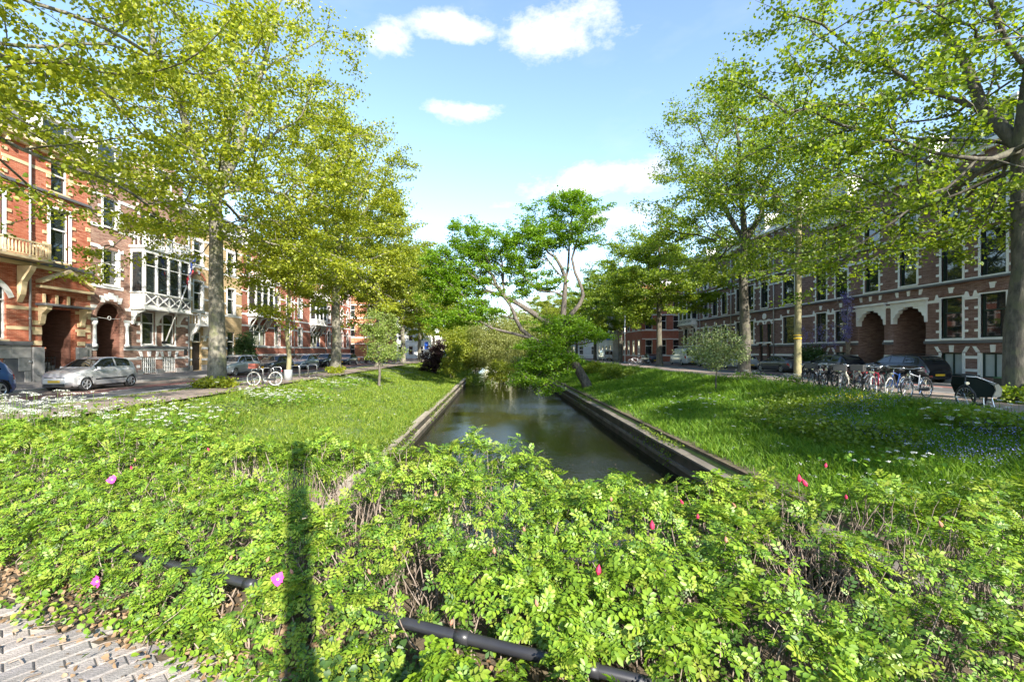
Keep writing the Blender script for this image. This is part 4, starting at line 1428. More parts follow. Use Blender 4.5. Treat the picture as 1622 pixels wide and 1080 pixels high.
def make_tree(name, label, base, seeds, ells, ntwig, per, size, leaf, barkm, rng, cat='tree', group=None, clump=(.55, .55, .28), kind='oval', tip=.011,
              gain=1.0, bf=.35, zmin=None, nup=.8, spread=.8, extra=None, shell=2.1, cull=None, along=True, seg=1.1, droop=0.0, boughs=1, layer=(.8, .8, .2), volp=1.0):
    """seeds: [(pos, radius, parent index)] relative to base"""
    att = crown_points(ells, ntwig, rng, shell, zmin, boughs, layer, volp)
    if cull is not None: att = att[cull(att)]
    P, par, fixed = grow(seeds, att, bf, rng, seg)
    V, F, Q, rad = limb_mesh(P, par, fixed, tip, gain=gain, nseed=len(seeds))
    root = empty(name, base); tag(root, label, cat, group)
    link('trunk', npmesh('trunk', V, F, True), barkm, root)
    thin = np.where(rad < .03)[0]; thin = thin[thin >= len(seeds)]
    cl = rng.uniform(.2, 1.6, len(thin)) ** 1.5
    counts = rng.poisson(per * cl)
    src = np.repeat(thin, counts)
    t = rng.uniform(0, 1, len(src))[:, None] if along else np.ones((len(src), 1))
    pos = Q[src] * t + Q[par[src]] * (1 - t) + rng.normal(0, 1, (len(src), 3)) * np.array(clump)
    pos[:, 2] -= .1
    LV, LF = scatter(pos, size, nup, spread, kind, rng, droop=droop)
    link('crown', npmesh('crown', LV, LF), leaf, root)
    return root


def simple_seeds(h, r0, rng, lean=(0, 0), forks=3, fork_h=.42, spread=.32, reach=.8):
    """flared trunk then a few leaders; parent indices included"""
    s = [((0, 0, -.15), r0 * 1.75, -1), ((0, 0, .12), r0 * 1.4, 0), ((.0, 0, .5), r0 * 1.12, 1)]
    n0 = 4
    for i in range(1, n0 + 1):
        t = i / n0 * fork_h
        s.append(((lean[0] * t * h + rng.normal(0, .06), lean[1] * t * h + rng.normal(0, .06), .5 + t * (h - .5)), r0 * (1 - .32 * i / n0), len(s) - 1))
    top = len(s) - 1; tp = np.array(s[top][0])
    for k in range(forks):
        a = 2 * math.pi * (k + rng.uniform(-.2, .2)) / forks
        prev = top
        for j in range(1, 6):
            t = j / 5
            q = tp + np.array([math.cos(a) * spread * t ** .8, math.sin(a) * spread * t ** .8, (.95 + .1 * k / forks) * t]) * (h * (1 - fork_h) * reach)
            q[0] += rng.normal(0, .18); q[1] += rng.normal(0, .18)
            s.append((q, r0 * .55 * (1 - .82 * t), prev)); prev = len(s) - 1
    return s


TREES = {}


def avenue_tree(label, x, y, h, rxy, leaf, seed, ntwig, per, size, zc=.62, r0=.4, zlow=5.0, barkm=None, off=(0, 0), kind='oval', forks=3, name='avenue_tree', fork_h=.42, group='avenue trees along the quays', extra=(), clump=(.55, .55, .28)):
    rng = np.random.default_rng(seed)
    ells = [((off[0], off[1], h * zc), (rxy, rxy, h * (1 - zc))), ((off[0] * 1.6 + rxy * .3, off[1] - rxy * .2, h * .5), (rxy * .85, rxy * .85, h * .2)),
            ((off[0] * 1.6 - rxy * .3, off[1] + rxy * .2, h * .48), (rxy * .85, rxy * .85, h * .2))]
    for k in range(6):
        t = 2 * math.pi * (k + rng.uniform(-.3, .3)) / 6
        ells.append(((off[0] + rxy * .72 * math.cos(t), off[1] + rxy * .72 * math.sin(t), zlow + rng.uniform(-.4, 1.6)), (2.2, 2.2, 1.2)))
    ells += list(extra)
    seeds = simple_seeds(h, r0, rng, forks=forks, fork_h=fork_h)
    return make_tree(name, label, (x, y, 0), seeds, ells, ntwig, per, size, leaf, barkm or BARK, rng, zmin=zlow, group=group, kind=kind, clump=clump, boughs=7, layer=(.85, .85, .22), nup=.75, spread=.8, gain=1.4)


G_L, G_R = 'big avenue trees on the left quay', 'big avenue trees on the right quay'
avenue_tree('avenue tree whose boughs reach in from the left edge, trunk out of view', -14.6, 7.0, 20, 7.6, LEAF['linden'], 21, 1900, 34, .12, r0=.42, zlow=4.3, group=G_L, extra=[((2.2, 5.2, 6.4), (3.2, 2.6, 1.6)), ((4.5, 4.5, 9), (4, 3, 2.5)), ((.5, 6.5, 5.6), (2.2, 2, 1.2)), ((2.6, 5.2, 8.6), (4.2, 3.0, 2.4)), ((4.6, 6.0, 7.2), (3.2, 2.6, 1.6)), ((3.5, 5.5, 12), (4, 3.4, 3.0))], clump=(.26, .26, .10))
avenue_tree('tallest nearest avenue tree with thick mossy trunk on the left quay', -14.25, 22.3, 22.5, 7.2, LEAF['linden'], 5, 1500, 40, .14, r0=.40, zlow=5.2, group=G_L, off=(.3, 0), clump=(.28, .28, .10))
avenue_tree('avenue tree with pale trunk and leaves at its foot, second on the left', -13.4, 36.5, 21.5, 7.0, LEAF['linden'], 8, 1300, 50, .17, r0=.40, zlow=4.4, group=G_L, kind='d', clump=(.3, .3, .11))
avenue_tree('avenue tree whose boughs fill the upper right, trunk at the right edge', 18.0, 14.9, 20, 8.4, LEAF['linden_b'], 31, 1750, 38, .13, r0=.42, zlow=4.2, barkm=BARK_D, group=G_R, extra=[((-4.6, 2.2, 6.2), (3.6, 3.0, 1.7)), ((-5.5, .5, 9.0), (3.4, 3.4, 2.4)), ((-2.5, 5.0, 6.8), (3.5, 3.0, 1.8)), ((-3, 3, 11), (4, 4, 3))], off=(-.8, .5), clump=(.26, .26, .10))
avenue_tree('tall avenue tree with clear dark trunk left of the parked bicycles', 18.2, 31.9, 22.5, 5.9, LEAF['linden_b'], 33, 1250, 42, .15, r0=.38, zlow=6.6, barkm=BARK_D, group=G_R, off=(-.6, 0), kind='d', clump=(.3, .3, .11))
far_a = avenue_tree('third avenue tree on the left quay, behind the young bank tree', -14.0, 52, 20.5, 6.9, LEAF['linden_far'], 41, 900, 58, .23, r0=.36, zlow=4.8, group=G_L, kind='d', clump=(.35, .35, .13))
far_b = avenue_tree('avenue tree with bare trunk before the red corner building', 19.0, 50.5, 19.5, 6.0, LEAF['linden_b'], 43, 820, 54, .23, r0=.34, zlow=6.2, group=G_R, barkm=BARK_D, kind='d', clump=(.35, .35, .13))


def put_copy(src, x, y, rz, s, label, group):
    c = copy_tree(src); c.location = (x, y, 0); c.rotation_euler = (0, 0, rz); c.scale = (s, s, s)
    c['label'] = label; c['group'] = group
    return c


put_copy(far_a, -14.2, 67, 1.9, .98, 'fourth avenue tree on the left quay', G_L)
put_copy(far_a, -14.3, 82, 3.7, .95, 'fifth avenue tree on the left quay, before the white building', G_L)
put_copy(far_a, -14.0, 98, 5.0, .95, 'sixth avenue tree on the left quay', G_L)
put_copy(far_a, -13.0, 118, 0.7, .95, 'most distant avenue tree on the left quay', G_L)
put_copy(far_b, 19.3, 67.5, 2.2, .98, 'avenue tree beside the white mast on the right quay', G_R)
put_copy(far_b, 19.4, 85, 4.1, .95, 'avenue tree level with the white fronted building', G_R)
put_copy(far_b, 19.0, 102, 5.3, .95, 'avenue tree beyond the blue sign on the right quay', G_R)
put_copy(far_b, 17.6, 124, 1.0, .98, 'most distant avenue tree on the right quay', G_R)
put_copy(far_b, 22.5, -6.0, 3.0, .95, 'avenue tree behind the viewer shading the near right bank', G_R)
put_copy(far_a, 9.5, 100, 2.0, .72, 'yellow green tree over the canal seen behind the leaning tree', 'trees at the far end of the canal')
put_copy(far_a, 11.0, 84, 4.4, .62, 'yellow green tree on the right bank behind the leaning tree', 'trees at the far end of the canal')
put_copy(far_b, -8.5, 104, .4, .6, 'small tree on the far left bank', 'trees at the far end of the canal')
put_copy(far_b, -8.0, 128, .9, .8, 'dense tree on the left bank beyond the willows', 'trees at the far end of the canal')
put_copy(far_a, 6.5, 135, 2.9, .75, 'tree on the right bank beyond the willows', 'trees at the far end of the canal')
put_copy(far_b, -1.5, 150, 5.1, .55, 'tree at the canal bend beyond the willows', 'trees at the far end of the canal')
put_copy(far_b, -2.0, 190, 2.4, .55, 'distant tree closing the view down the canal', 'trees at the far end of the canal')
put_copy(far_a, 12.0, 175, 1.4, .7, 'distant tree right of the canal end', 'trees at the far end of the canal')
put_copy(far_a, -12.0, 150, 3.3, .7, 'distant tree left of the canal end', 'trees at the far end of the canal')


# the slender straight trunk with yellow band, right quay; young trees
def slender():
    rng = np.random.default_rng(77)
    s = [((0, 0, -.1), .27, -1), ((0, 0, .2), .215, 0)]
    for i in range(1, 8): s.append(((.01 * i, .0, .2 + i * 1.7), .205 - .008 * i, len(s) - 1))
    r = make_tree('slender_tree', 'slender straight trunk with yellow band behind the bicycles', (19.0, 27.4, 0), s, [((0, 0, 13.6), (3.6, 3.6, 4.0))], 260, 30, .15, LEAF['linden_b'], BARK_G, rng, zmin=8)
    b = MB().cyl((0, 0, 2.62), (0, 0, 1), .222, .10, 14); b.cyl((0, 0, 2.82), (0, 0, 1), .222, .05, 14)
    b.obj('yellow_band', M('yellow band', (.7, .45, .03), .6), r, True)


slender()


def young(label, x, y, h, leaf, seed, r0, ells, ntwig, per, size, barkm, name='young_tree', clump=(.16, .16, .10), kind='oval', zmin=None):
    rng = np.random.default_rng(seed)
    z = float(ground_z(x, y))
    s = [((0, 0, -.1), r0 * 1.3, -1), ((0, 0, .15), r0, 0)]
    for i in range(1, 6): s.append(((rng.normal(0, .04), rng.normal(0, .04), h * i / 6), r0 * (1 - .13 * i), len(s) - 1))
    return make_tree(name, label, (x, y, z), s, ells, ntwig, per, size, leaf, barkm, rng, clump=clump, tip=.006, seg=.4, kind=kind, zmin=zmin)


young('young thin tree with pale green leaves on the left grass bank', -8.35, 31.2, 5.4, LEAF['young'], 3, .10,
      [((0, 0, 3.9), (1.5, 1.5, 2.0)), ((.5, 0, 2.6), (1.6, 1.5, .9))], 330, 17, .10, BARK_L)
young('low young tree with whitish leaves on the right grass bank', 11.95, 23.6, 3.8, LEAF['beam'], 4, .05,
      [((-.1, 0, 2.6), (1.55, 1.4, 1.25)), ((-.6, 0, 2.2), (1.3, 1.2, .6)), ((.6, .1, 2.1), (1.3, 1.2, .6))], 380, 18, .08, BARK_D)
yt = young('slim green-barked tree between the steel bicycle hoops', -12.95, 27.2, 9.0, LEAF['linden'], 6, .16,
           [((0, 0, 8.0), (2.6, 2.6, 2.8)), ((-.8, -.4, 4.4), (1.9, 1.4, .55))], 300, 26, .13, BARK_G, clump=(.3, .3, .14))
MB().cyl((0, 0, .35), (0, 0, 1), .24, .7, 12).obj('trunk_guard', MT['zinc'], yt, True)


# leaning locust over the water
def locust():
    rng = np.random.default_rng(19)
    D = 37.0
    base = px(931, 611, D); base[2] = float(ground_z(base[0], D)) - .05
    seeds = [(np.zeros(3), .46, -1)]

    def add(pts, par, r0, r1):
        idx = []
        for i, (x, y, dd) in enumerate(pts):
            seeds.append((px(x, y, D + dd) - base, r0 + (r1 - r0) * i / max(1, len(pts) - 1), par)); par = len(seeds) - 1; idx.append(par)
        return idx
    t = add([(927, 604, 0), (916, 585, 0), (903, 565, 0), (896, 545, 0), (893, 528, 0)], 0, .40, .32)
    a = add([(880, 520, .3), (862, 508, .3), (846, 497, .2), (824, 483, 0), (800, 470, 0), (786, 452, -.2), (780, 436, -.3), (768, 424, -.4), (748, 418, -.6)], t[-1], .27, .10)
    add([(772, 462, -.4), (745, 466, -.8), (720, 470, -1.2)], a[4], .09, .05)
    add([(797, 450, .2), (797, 425, .4), (792, 400, .4)], a[4], .10, .06)
    b = add([(866, 548, -.8), (843, 536, -1.2), (826, 522, -1.4), (817, 505, -1.4), (813, 492, -1.3), (806, 480, -1.2), (798, 470, -.9), (792, 455, -.8)], t[2], .20, .10)
    add([(800, 525, -1.9), (780, 520, -2.2), (762, 510, -2.4), (748, 500, -2.5)], b[1], .11, .06)
    c = add([(892, 500, .2), (894, 470, .3), (896, 443, .4), (890, 425, .4), (880, 408, .3), (868, 400, .2)], t[-1], .24, .09)
    add([(900, 425, .6), (901, 400, .7), (902, 378, .7), (903, 355, .7)], c[2], .12, .06)
    d = add([(903, 500, -.4), (918, 482, -.5), (924, 468, -.5), (920, 452, -.4), (911, 432, -.3), (906, 410, -.2), (912, 388, -.1), (918, 370, 0)], t[-1], .19, .07)
    e = add([(880, 560, -1.8), (866, 575, -2.8), (855, 592, -3.2)], t[2], .09, .04)
    add([(925, 545, -.8), (945, 540, -1.2)], t[3], .07, .04)
    pads = [  # x, y, depth offset, half width px, half height px, half depth m
        (898, 350, .5, 48, 34, 2.6), (905, 326, .4, 30, 17, 1.9), (868, 372, .4, 26, 13, 1.8), (932, 372, .2, 18, 15, 1.5),
        (812, 385, .2, 46, 16, 2.2), (828, 362, .3, 22, 12, 1.6), (770, 385, -.4, 34, 18, 2.2), (737, 378, -.6, 26, 16, 2.0), (736, 358, -.6, 14, 10, 1.2), (715, 410, -.8, 34, 22, 2.4), (752, 420, -.6, 30, 14, 2.0),
        (700, 450, -1.0, 26, 20, 2.2), (742, 452, -1.0, 22, 10, 1.8), (712, 480, -1.6, 28, 14, 2.0), (752, 484, -1.8, 22, 9, 1.6), (728, 503, -2.4, 34, 9, 1.8), (785, 492, -1.6, 16, 6, 1.2), (690, 505, -1.8, 16, 12, 1.6),
        (845, 385, .3, 22, 14, 1.8), (848, 415, .6, 20, 9, 1.5), (812, 425, .1, 18, 10, 1.5), (765, 440, -.8, 22, 10, 1.6), (775, 470, -1.0, 18, 8, 1.4), (880, 430, .8, 14, 8, 1.2), (790, 405, 0, 26, 14, 1.8), (720, 432, -.8, 30, 18, 2.0), (725, 470, -1.2, 30, 16, 2.0), (700, 425, -.8, 20, 20, 1.8), (838, 448, .8, 26, 15, 1.8), (822, 463, .9, 16, 9, 1.2), (868, 452, 1.2, 14, 9, 1.3),
        (875, 515, -.6, 34, 14, 2.0), (915, 520, -.4, 36, 15, 2.2), (870, 545, -1.5, 26, 13, 1.8), (930, 532, -1.0, 30, 9, 1.8), (850, 562, -2.6, 22, 15, 1.6), (880, 572, -2.6, 26, 14, 1.8), (852, 590, -3.4, 24, 13, 1.6), (860, 612, -3.9, 18, 11, 1.2), (843, 605, -3.8, 12, 10, 1.0), (885, 560, -2.2, 20, 10, 1.4)]
    ells = [(px(x, y, D + dd) - base, (1.4 * hw / 690 * D, dm * 1.25, 1.45 * hh / 690 * D)) for x, y, dd, hw, hh, dm in pads]
    make_tree('leaning_tree', 'leaning tree with layered bright green foliage over the canal', tuple(base), seeds, ells, 4000, 30, .16, LEAF['acacia'], BARK_L, rng,
              clump=(.22, .22, .09), kind='d', tip=.012, bf=.25, nup=1.1, spread=.65, shell=2.6, seg=.7, boughs=5, layer=(.5, .5, .12), volp=.72)


locust()


# shrubs and small trees along the water at the far end
def bush(name, label, x, y, ells, n, size, leaf, seed, kind='d', z=None, nup=.6, spread=.9, group=None, stems=6, droop=0.0, cat='shrub', zmin=None):
    rng = np.random.default_rng(seed)
    z = float(ground_z(x, y)) if z is None else z
    root = empty(name, (x, y, z)); tag(root, label, cat, group)
    cl = crown_points(ells, max(8, n // 45), rng, 2.2, zmin)
    mb = MB()
    for k in range(stems):
        q = cl[k % len(cl)]
        mb.tube([(rng.normal(0, .1), rng.normal(0, .1), -.05), tuple(q * .5 + rng.normal(0, .12, 3)), tuple(q * .95)], [.05, .035, .012], 5)
    mb.obj('stem', BARK_D, root, True)
    r = float(np.mean([e[1] for e in ells]))
    src = cl[rng.integers(0, len(cl), n)]
    pos = src + rng.normal(0, 1, (n, 3)) * np.array([.16, .16, .12]) * r
    V, F = scatter(pos, size, nup, spread, kind, rng, droop=droop)
    link('foliage', npmesh('foliage', V, F), leaf, root)
    return root


bush('willow', 'drooping pale willow overhanging the water behind the leaning tree', -.6, 62, [((0, 0, 6.4), (3.2, 2.6, 3.0)), ((.8, -.6, 3.6), (3.4, 2.4, 3.0)), ((-1.6, 0, 3.0), (2.2, 2, 2.6))], 24000, .26, LEAF['willow'], 51, 'narrow', -1.6, .1, .6, droop=2.0, cat='tree')
bush('willow', 'wide yellow green willow further along the canal', 4.2, 72, [((0, 0, 6.4), (3.6, 2.6, 3.6)), ((-1, 0, 3.6), (3.6, 2.6, 3.2))], 20000, .28, LEAF['willow'], 52, 'narrow', -1.6, .1, .6, droop=2.0, cat='tree')
bush('waterside_shrub', 'green shrub hanging over the left canal wall', -3.6, 55, [((.4, 0, 1.2), (1.9, 1.8, 1.3)), ((1.6, .2, .6), (1.6, 1.4, .8))], 7000, .16, LEAF['shade'], 53, group='shrubs over the water')
bush('waterside_shrub', 'olive green shrub in the middle over the water', .9, 58, [((0, 0, 1.5), (2.0, 1.8, 1.5)), ((-1, 0, .6), (1.6, 1.4, .7))], 7500, .16, LEAF['linden_far'], 54, z=-2.35, group='shrubs over the water')
bush('waterside_shrub', 'dark green shrub on the right side below the willows', 3.6, 60, [((0, 0, 1.7), (1.8, 1.8, 1.6)), ((.9, 0, .8), (1.4, 1.4, .8))], 6500, .16, LEAF['ivy'], 55, z=-2.35, group='shrubs over the water')
bush('purple_shrub', 'dark purple leaved shrub on the left bank', -7.3, 52.5, [((0, 0, 1.6), (1.9, 1.5, 1.3)), ((.2, 0, 3.2), (1.2, 1.0, 1.2)), ((-.9, 0, .7), (1.3, 1.2, .6))], 7500, .16, LEAF['purple'], 56)
bush('bank_shrub', 'light green bush between purple shrub and water', -5.0, 50, [((0, 0, 1.6), (1.2, 1.2, 1.5)), ((.5, 0, 3.0), (1.0, 1.0, 1.0))], 5000, .13, LEAF['linden_far'], 57)
bush('bank_shrub', 'fresh green bush at the foot of the leaning tree', 10.6, 38.2, [((0, 0, .7), (1.5, 1.2, .75)), ((1.4, .4, .5), (1.2, 1, .5))], 5500, .12, LEAF['shade'], 58)
bush('bank_shrub', 'yellow flowered bush on the right bank behind the leaning trunk', 10.6, 47, [((0, 0, .7), (1.5, 1.2, .7))], 3200, .13, LEAF['linden'], 59)
bush('facade_shrub', 'round dark green shrub at the yellow house front', -24.9, 43.4, [((0, 0, 2.0), (1.0, 1.0, 1.6))], 4500, .14, LEAF['ivy'], 60, z=.12)
bush('hedge_shrub', 'dark evergreen shrub below the wisteria', 26.9, 37.0, [((0, 0, 1.2), (.7, 2.0, .9))], 4500, .13, LEAF['ivy'], 61, z=.12)
bush('quay_shrub', 'bright leaves sprouting round the nearest left trunk', -14.0, 21.7, [((0, 0, .22), (1.0, .8, .3))], 1700, .13, LEAF['linden'], 62, stems=8)
bush('quay_shrub', 'yellow green leaves sprouting at the second left trunk', -13.2, 35.9, [((0, 0, .25), (.9, .6, .32))], 1200, .14, LEAF['linden'], 63, stems=8)
bush('quay_shrub', 'leafy sprouts at the foot of the rightmost trunk', 17.6, 14.2, [((0, 0, .25), (.9, .7, .35))], 1300, .12, LEAF['linden_b'], 64, stems=8)
bush('waterside_shrub', 'dense bushes closing the canal beyond the willows', 1.2, 95, [((-2, 0, 2.6), (3.4, 3, 2.6)), ((3, 0, 2.8), (3.4, 3, 2.8))], 9000, .3, LEAF['linden_far'], 65, z=-2.35, group='shrubs over the water')
bush('bank_tree', 'tall pale green bush on the left bank behind the purple shrub', -5.6, 62, [((0, 0, 3.6), (2.4, 2.0, 3.0)), ((1.6, 0, 2.4), (2.2, 1.8, 2.0))], 14000, .2, LEAF['linden_far'], 66, cat='tree')
bush('bank_tree', 'dense green bush on the left bank further back', -5.0, 76, [((0, 0, 4.2), (2.8, 2.4, 3.6)), ((1.8, 0, 2.6), (2.4, 2, 2.2))], 12000, .25, LEAF['shade'], 67, cat='tree')
bush('bank_tree', 'dense green bush on the right bank behind the leaning tree', 8.2, 60, [((0, 0, 3.0), (2.6, 2.0, 2.6)), ((-1.4, 0, 2.2), (2.2, 1.8, 2.0))], 12000, .2, LEAF['shade'], 68, cat='tree')
bush('bank_tree', 'pale green bush far along the right bank', 8.6, 74, [((0, 0, 4.2), (2.8, 2.4, 3.6))], 9000, .25, LEAF['linden_far'], 69, cat='tree')
# ------------------------------------------------------------------ cars
KINDS = {
    'hatch': dict(top=[(0, .36), (.012, .47), (.05, .53), (.14, .60), (.25, .655), (.28, .675), (.44, .95), (.52, 1.0), (.68, 1.0), (.82, .955), (.905, .84), (.955, .66), (.985, .56), (1, .36)], ws=(.295, .43), rw=(.865, .935), wins=((.315, .60), (.625, .84)), wh=(.185, .835)),
    'wagon': dict(top=[(0, .36), (.012, .48), (.04, .54), (.12, .60), (.25, .655), (.28, .67), (.41, .95), (.48, 1.0), (.75, .995), (.88, .96), (.94, .82), (.985, .62), (1, .38)], ws=(.295, .40), rw=(.90, .955), wins=((.31, .50), (.52, .70), (.72, .875)), wh=(.18, .80)),
    'sedan': dict(top=[(0, .38), (.012, .49), (.04, .55), (.12, .61), (.26, .67), (.29, .69), (.43, .955), (.52, 1.0), (.64, .985), (.76, .90), (.87, .755), (.96, .72), (.985, .66), (1, .40)], ws=(.305, .42), rw=(.73, .84), wins=((.325, .52), (.54, .75)), wh=(.185, .80)),
    'suv': dict(top=[(0, .36), (.012, .52), (.04, .59), (.12, .64), (.25, .68), (.28, .70), (.40, .95), (.47, 1.0), (.72, .995), (.86, .955), (.92, .83), (.955, .70), (.985, .60), (1, .38)], ws=(.295, .395), rw=(.875, .935), wins=((.31, .50), (.52, .70), (.72, .85)), wh=(.18, .82)),
    'van': dict(top=[(0, .30), (.012, .42), (.04, .46), (.12, .52), (.17, .56), (.19, .59), (.31, .93), (.37, .985), (.6, 1.0), (.93, .985), (.975, .96), (.992, .7), (1, .36)], ws=(.20, .30), rw=(.976, .985), wins=((.21, .36),), wh=(.17, .80)),
}


class Body:
    def __init__(self, L, W, H, kind):
        k = KINDS[kind]; self.L, self.W, self.H, self.k = L, W, H, k
        self.van = kind == 'van'
        self.tx = [p[0] for p in k['top']]; self.tz = [p[1] * H for p in k['top']]
        b = .60 if self.van is False else .5
        self.bx = [0, .02, .08, .25, .5, .9, .97, 1]; self.bz = [.33 * H, .44 * H, .52 * H, (b + .01) * H, (b + .025) * H, (b + .05) * H, .55 * H, .34 * H]
        self.wx = [0, .015, .05, .13, .3, .7, .9, .965, .99, 1]; self.ww = [.60, .74, .87, .965, 1, 1, .965, .88, .80, .70]

    def sec(self, t):
        L, W, H = self.L, self.W, self.H
        ks = [(-.012, .25), (0, .5), (.012, .25)]
        top = sum(w * np.interp(min(max(t + d, 0), 1), self.tx, self.tz) for d, w in ks)
        belt = min(np.interp(t, self.bx, self.bz), top - .02)
        w = np.interp(t, self.wx, self.ww) * W / 2
        zb = .17 + (.10 * (1 - min(t / .06, 1)) if t < .06 else 0) + (.10 * max(0, (t - .93) / .07))
        g = min(1, max(0, (top - belt) / (H * .36)))
        rw = w * (.93 + ((.955 if self.van else .74) - .93) * g)
        dz = belt - zb; hz = top - belt
        return [(0, zb), (w * .86, zb), (w * .955, zb + .07), (w * .99, zb + .3 * dz), (w, zb + .6 * dz), (w * .985, zb + .86 * dz), (w * .955, belt),
                (w * .945 + (rw - w * .945) * .12, belt + .08 * hz), (rw * 1.01, belt + .80 * hz), (rw * .93, belt + .93 * hz), (rw * .70, belt + .985 * hz), (0, top)]

    def S(self, t, v, side):
        s = self.sec(t); i = min(int(v), len(s) - 2); f = v - i
        x = s[i][0] + (s[i + 1][0] - s[i][0]) * f; z = s[i][1] + (s[i + 1][1] - s[i][1]) * f
        return Vector((side * x, self.L * (.5 - t), z))

    def patch(self, t0, t1, v0, v1, side, off=.006, nt=8, nv=4, mb=None):
        mb = mb or MB(); b = len(mb.v)
        for i in range(nt + 1):
            for j in range(nv + 1):
                t = t0 + (t1 - t0) * i / nt; v = v0 + (v1 - v0) * j / nv
                p = self.S(t, v, side); e = .004
                a = self.S(min(t + e, 1), v, side) - self.S(max(t - e, 0), v, side)
                c = self.S(t, min(v + .05, 10.999), side) - self.S(t, max(v - .05, 0), side)
                n = a.cross(c)
                if n.length > 1e-9: n.normalize()
                cen = Vector((0, p.y * .9, self.H * .5))
                if n.dot(p - cen) < 0: n = -n
                mb.v.append(tuple(p + n * off))
        for i in range(nt):
            for j in range(nv):
                q = b + i * (nv + 1) + j; mb.f.append((q, q + 1, q + nv + 2, q + nv + 1))
        return mb


def wheel_meshes(Rw, wd):
    ty = MB(); n = 26
    prof = [(-.5, .72), (-.5, .93), (-.38, 1.0), (.38, 1.0), (.5, .93), (.5, .72)]
    for i in range(n):
        th = 2 * math.pi * i / n
        for a, r in prof: ty.v.append((a * wd, Rw * r * math.cos(th), Rw * r * math.sin(th)))
    m = len(prof)
    for i in range(n):
        for j in range(m - 1):
            q = i * m + j; q2 = ((i + 1) % n) * m + j; ty.f.append((q, q + 1, q2 + 1, q2))
    rm = MB(); rm.ring((wd * .42, 0, 0), (1, 0, 0), Rw * .68, Rw * .06, 24, 5)
    for i in range(5):
        th = 2 * math.pi * i / 5; c, s = math.cos(th), math.sin(th)
        for o in (-.12, .12):
            rm.tube([(wd * .44, Rw * .1 * c, Rw * .1 * s), (wd * .44, Rw * .66 * math.cos(th + o), Rw * .66 * math.sin(th + o))], [Rw * .07, Rw * .055], 4)
    rm.cyl((wd * .44, 0, 0), (1, 0, 0), Rw * .14, .03, 12)
    dk = MB().cyl((wd * .3, 0, 0), (1, 0, 0), Rw * .7, .02, 20)
    return ty, rm, dk


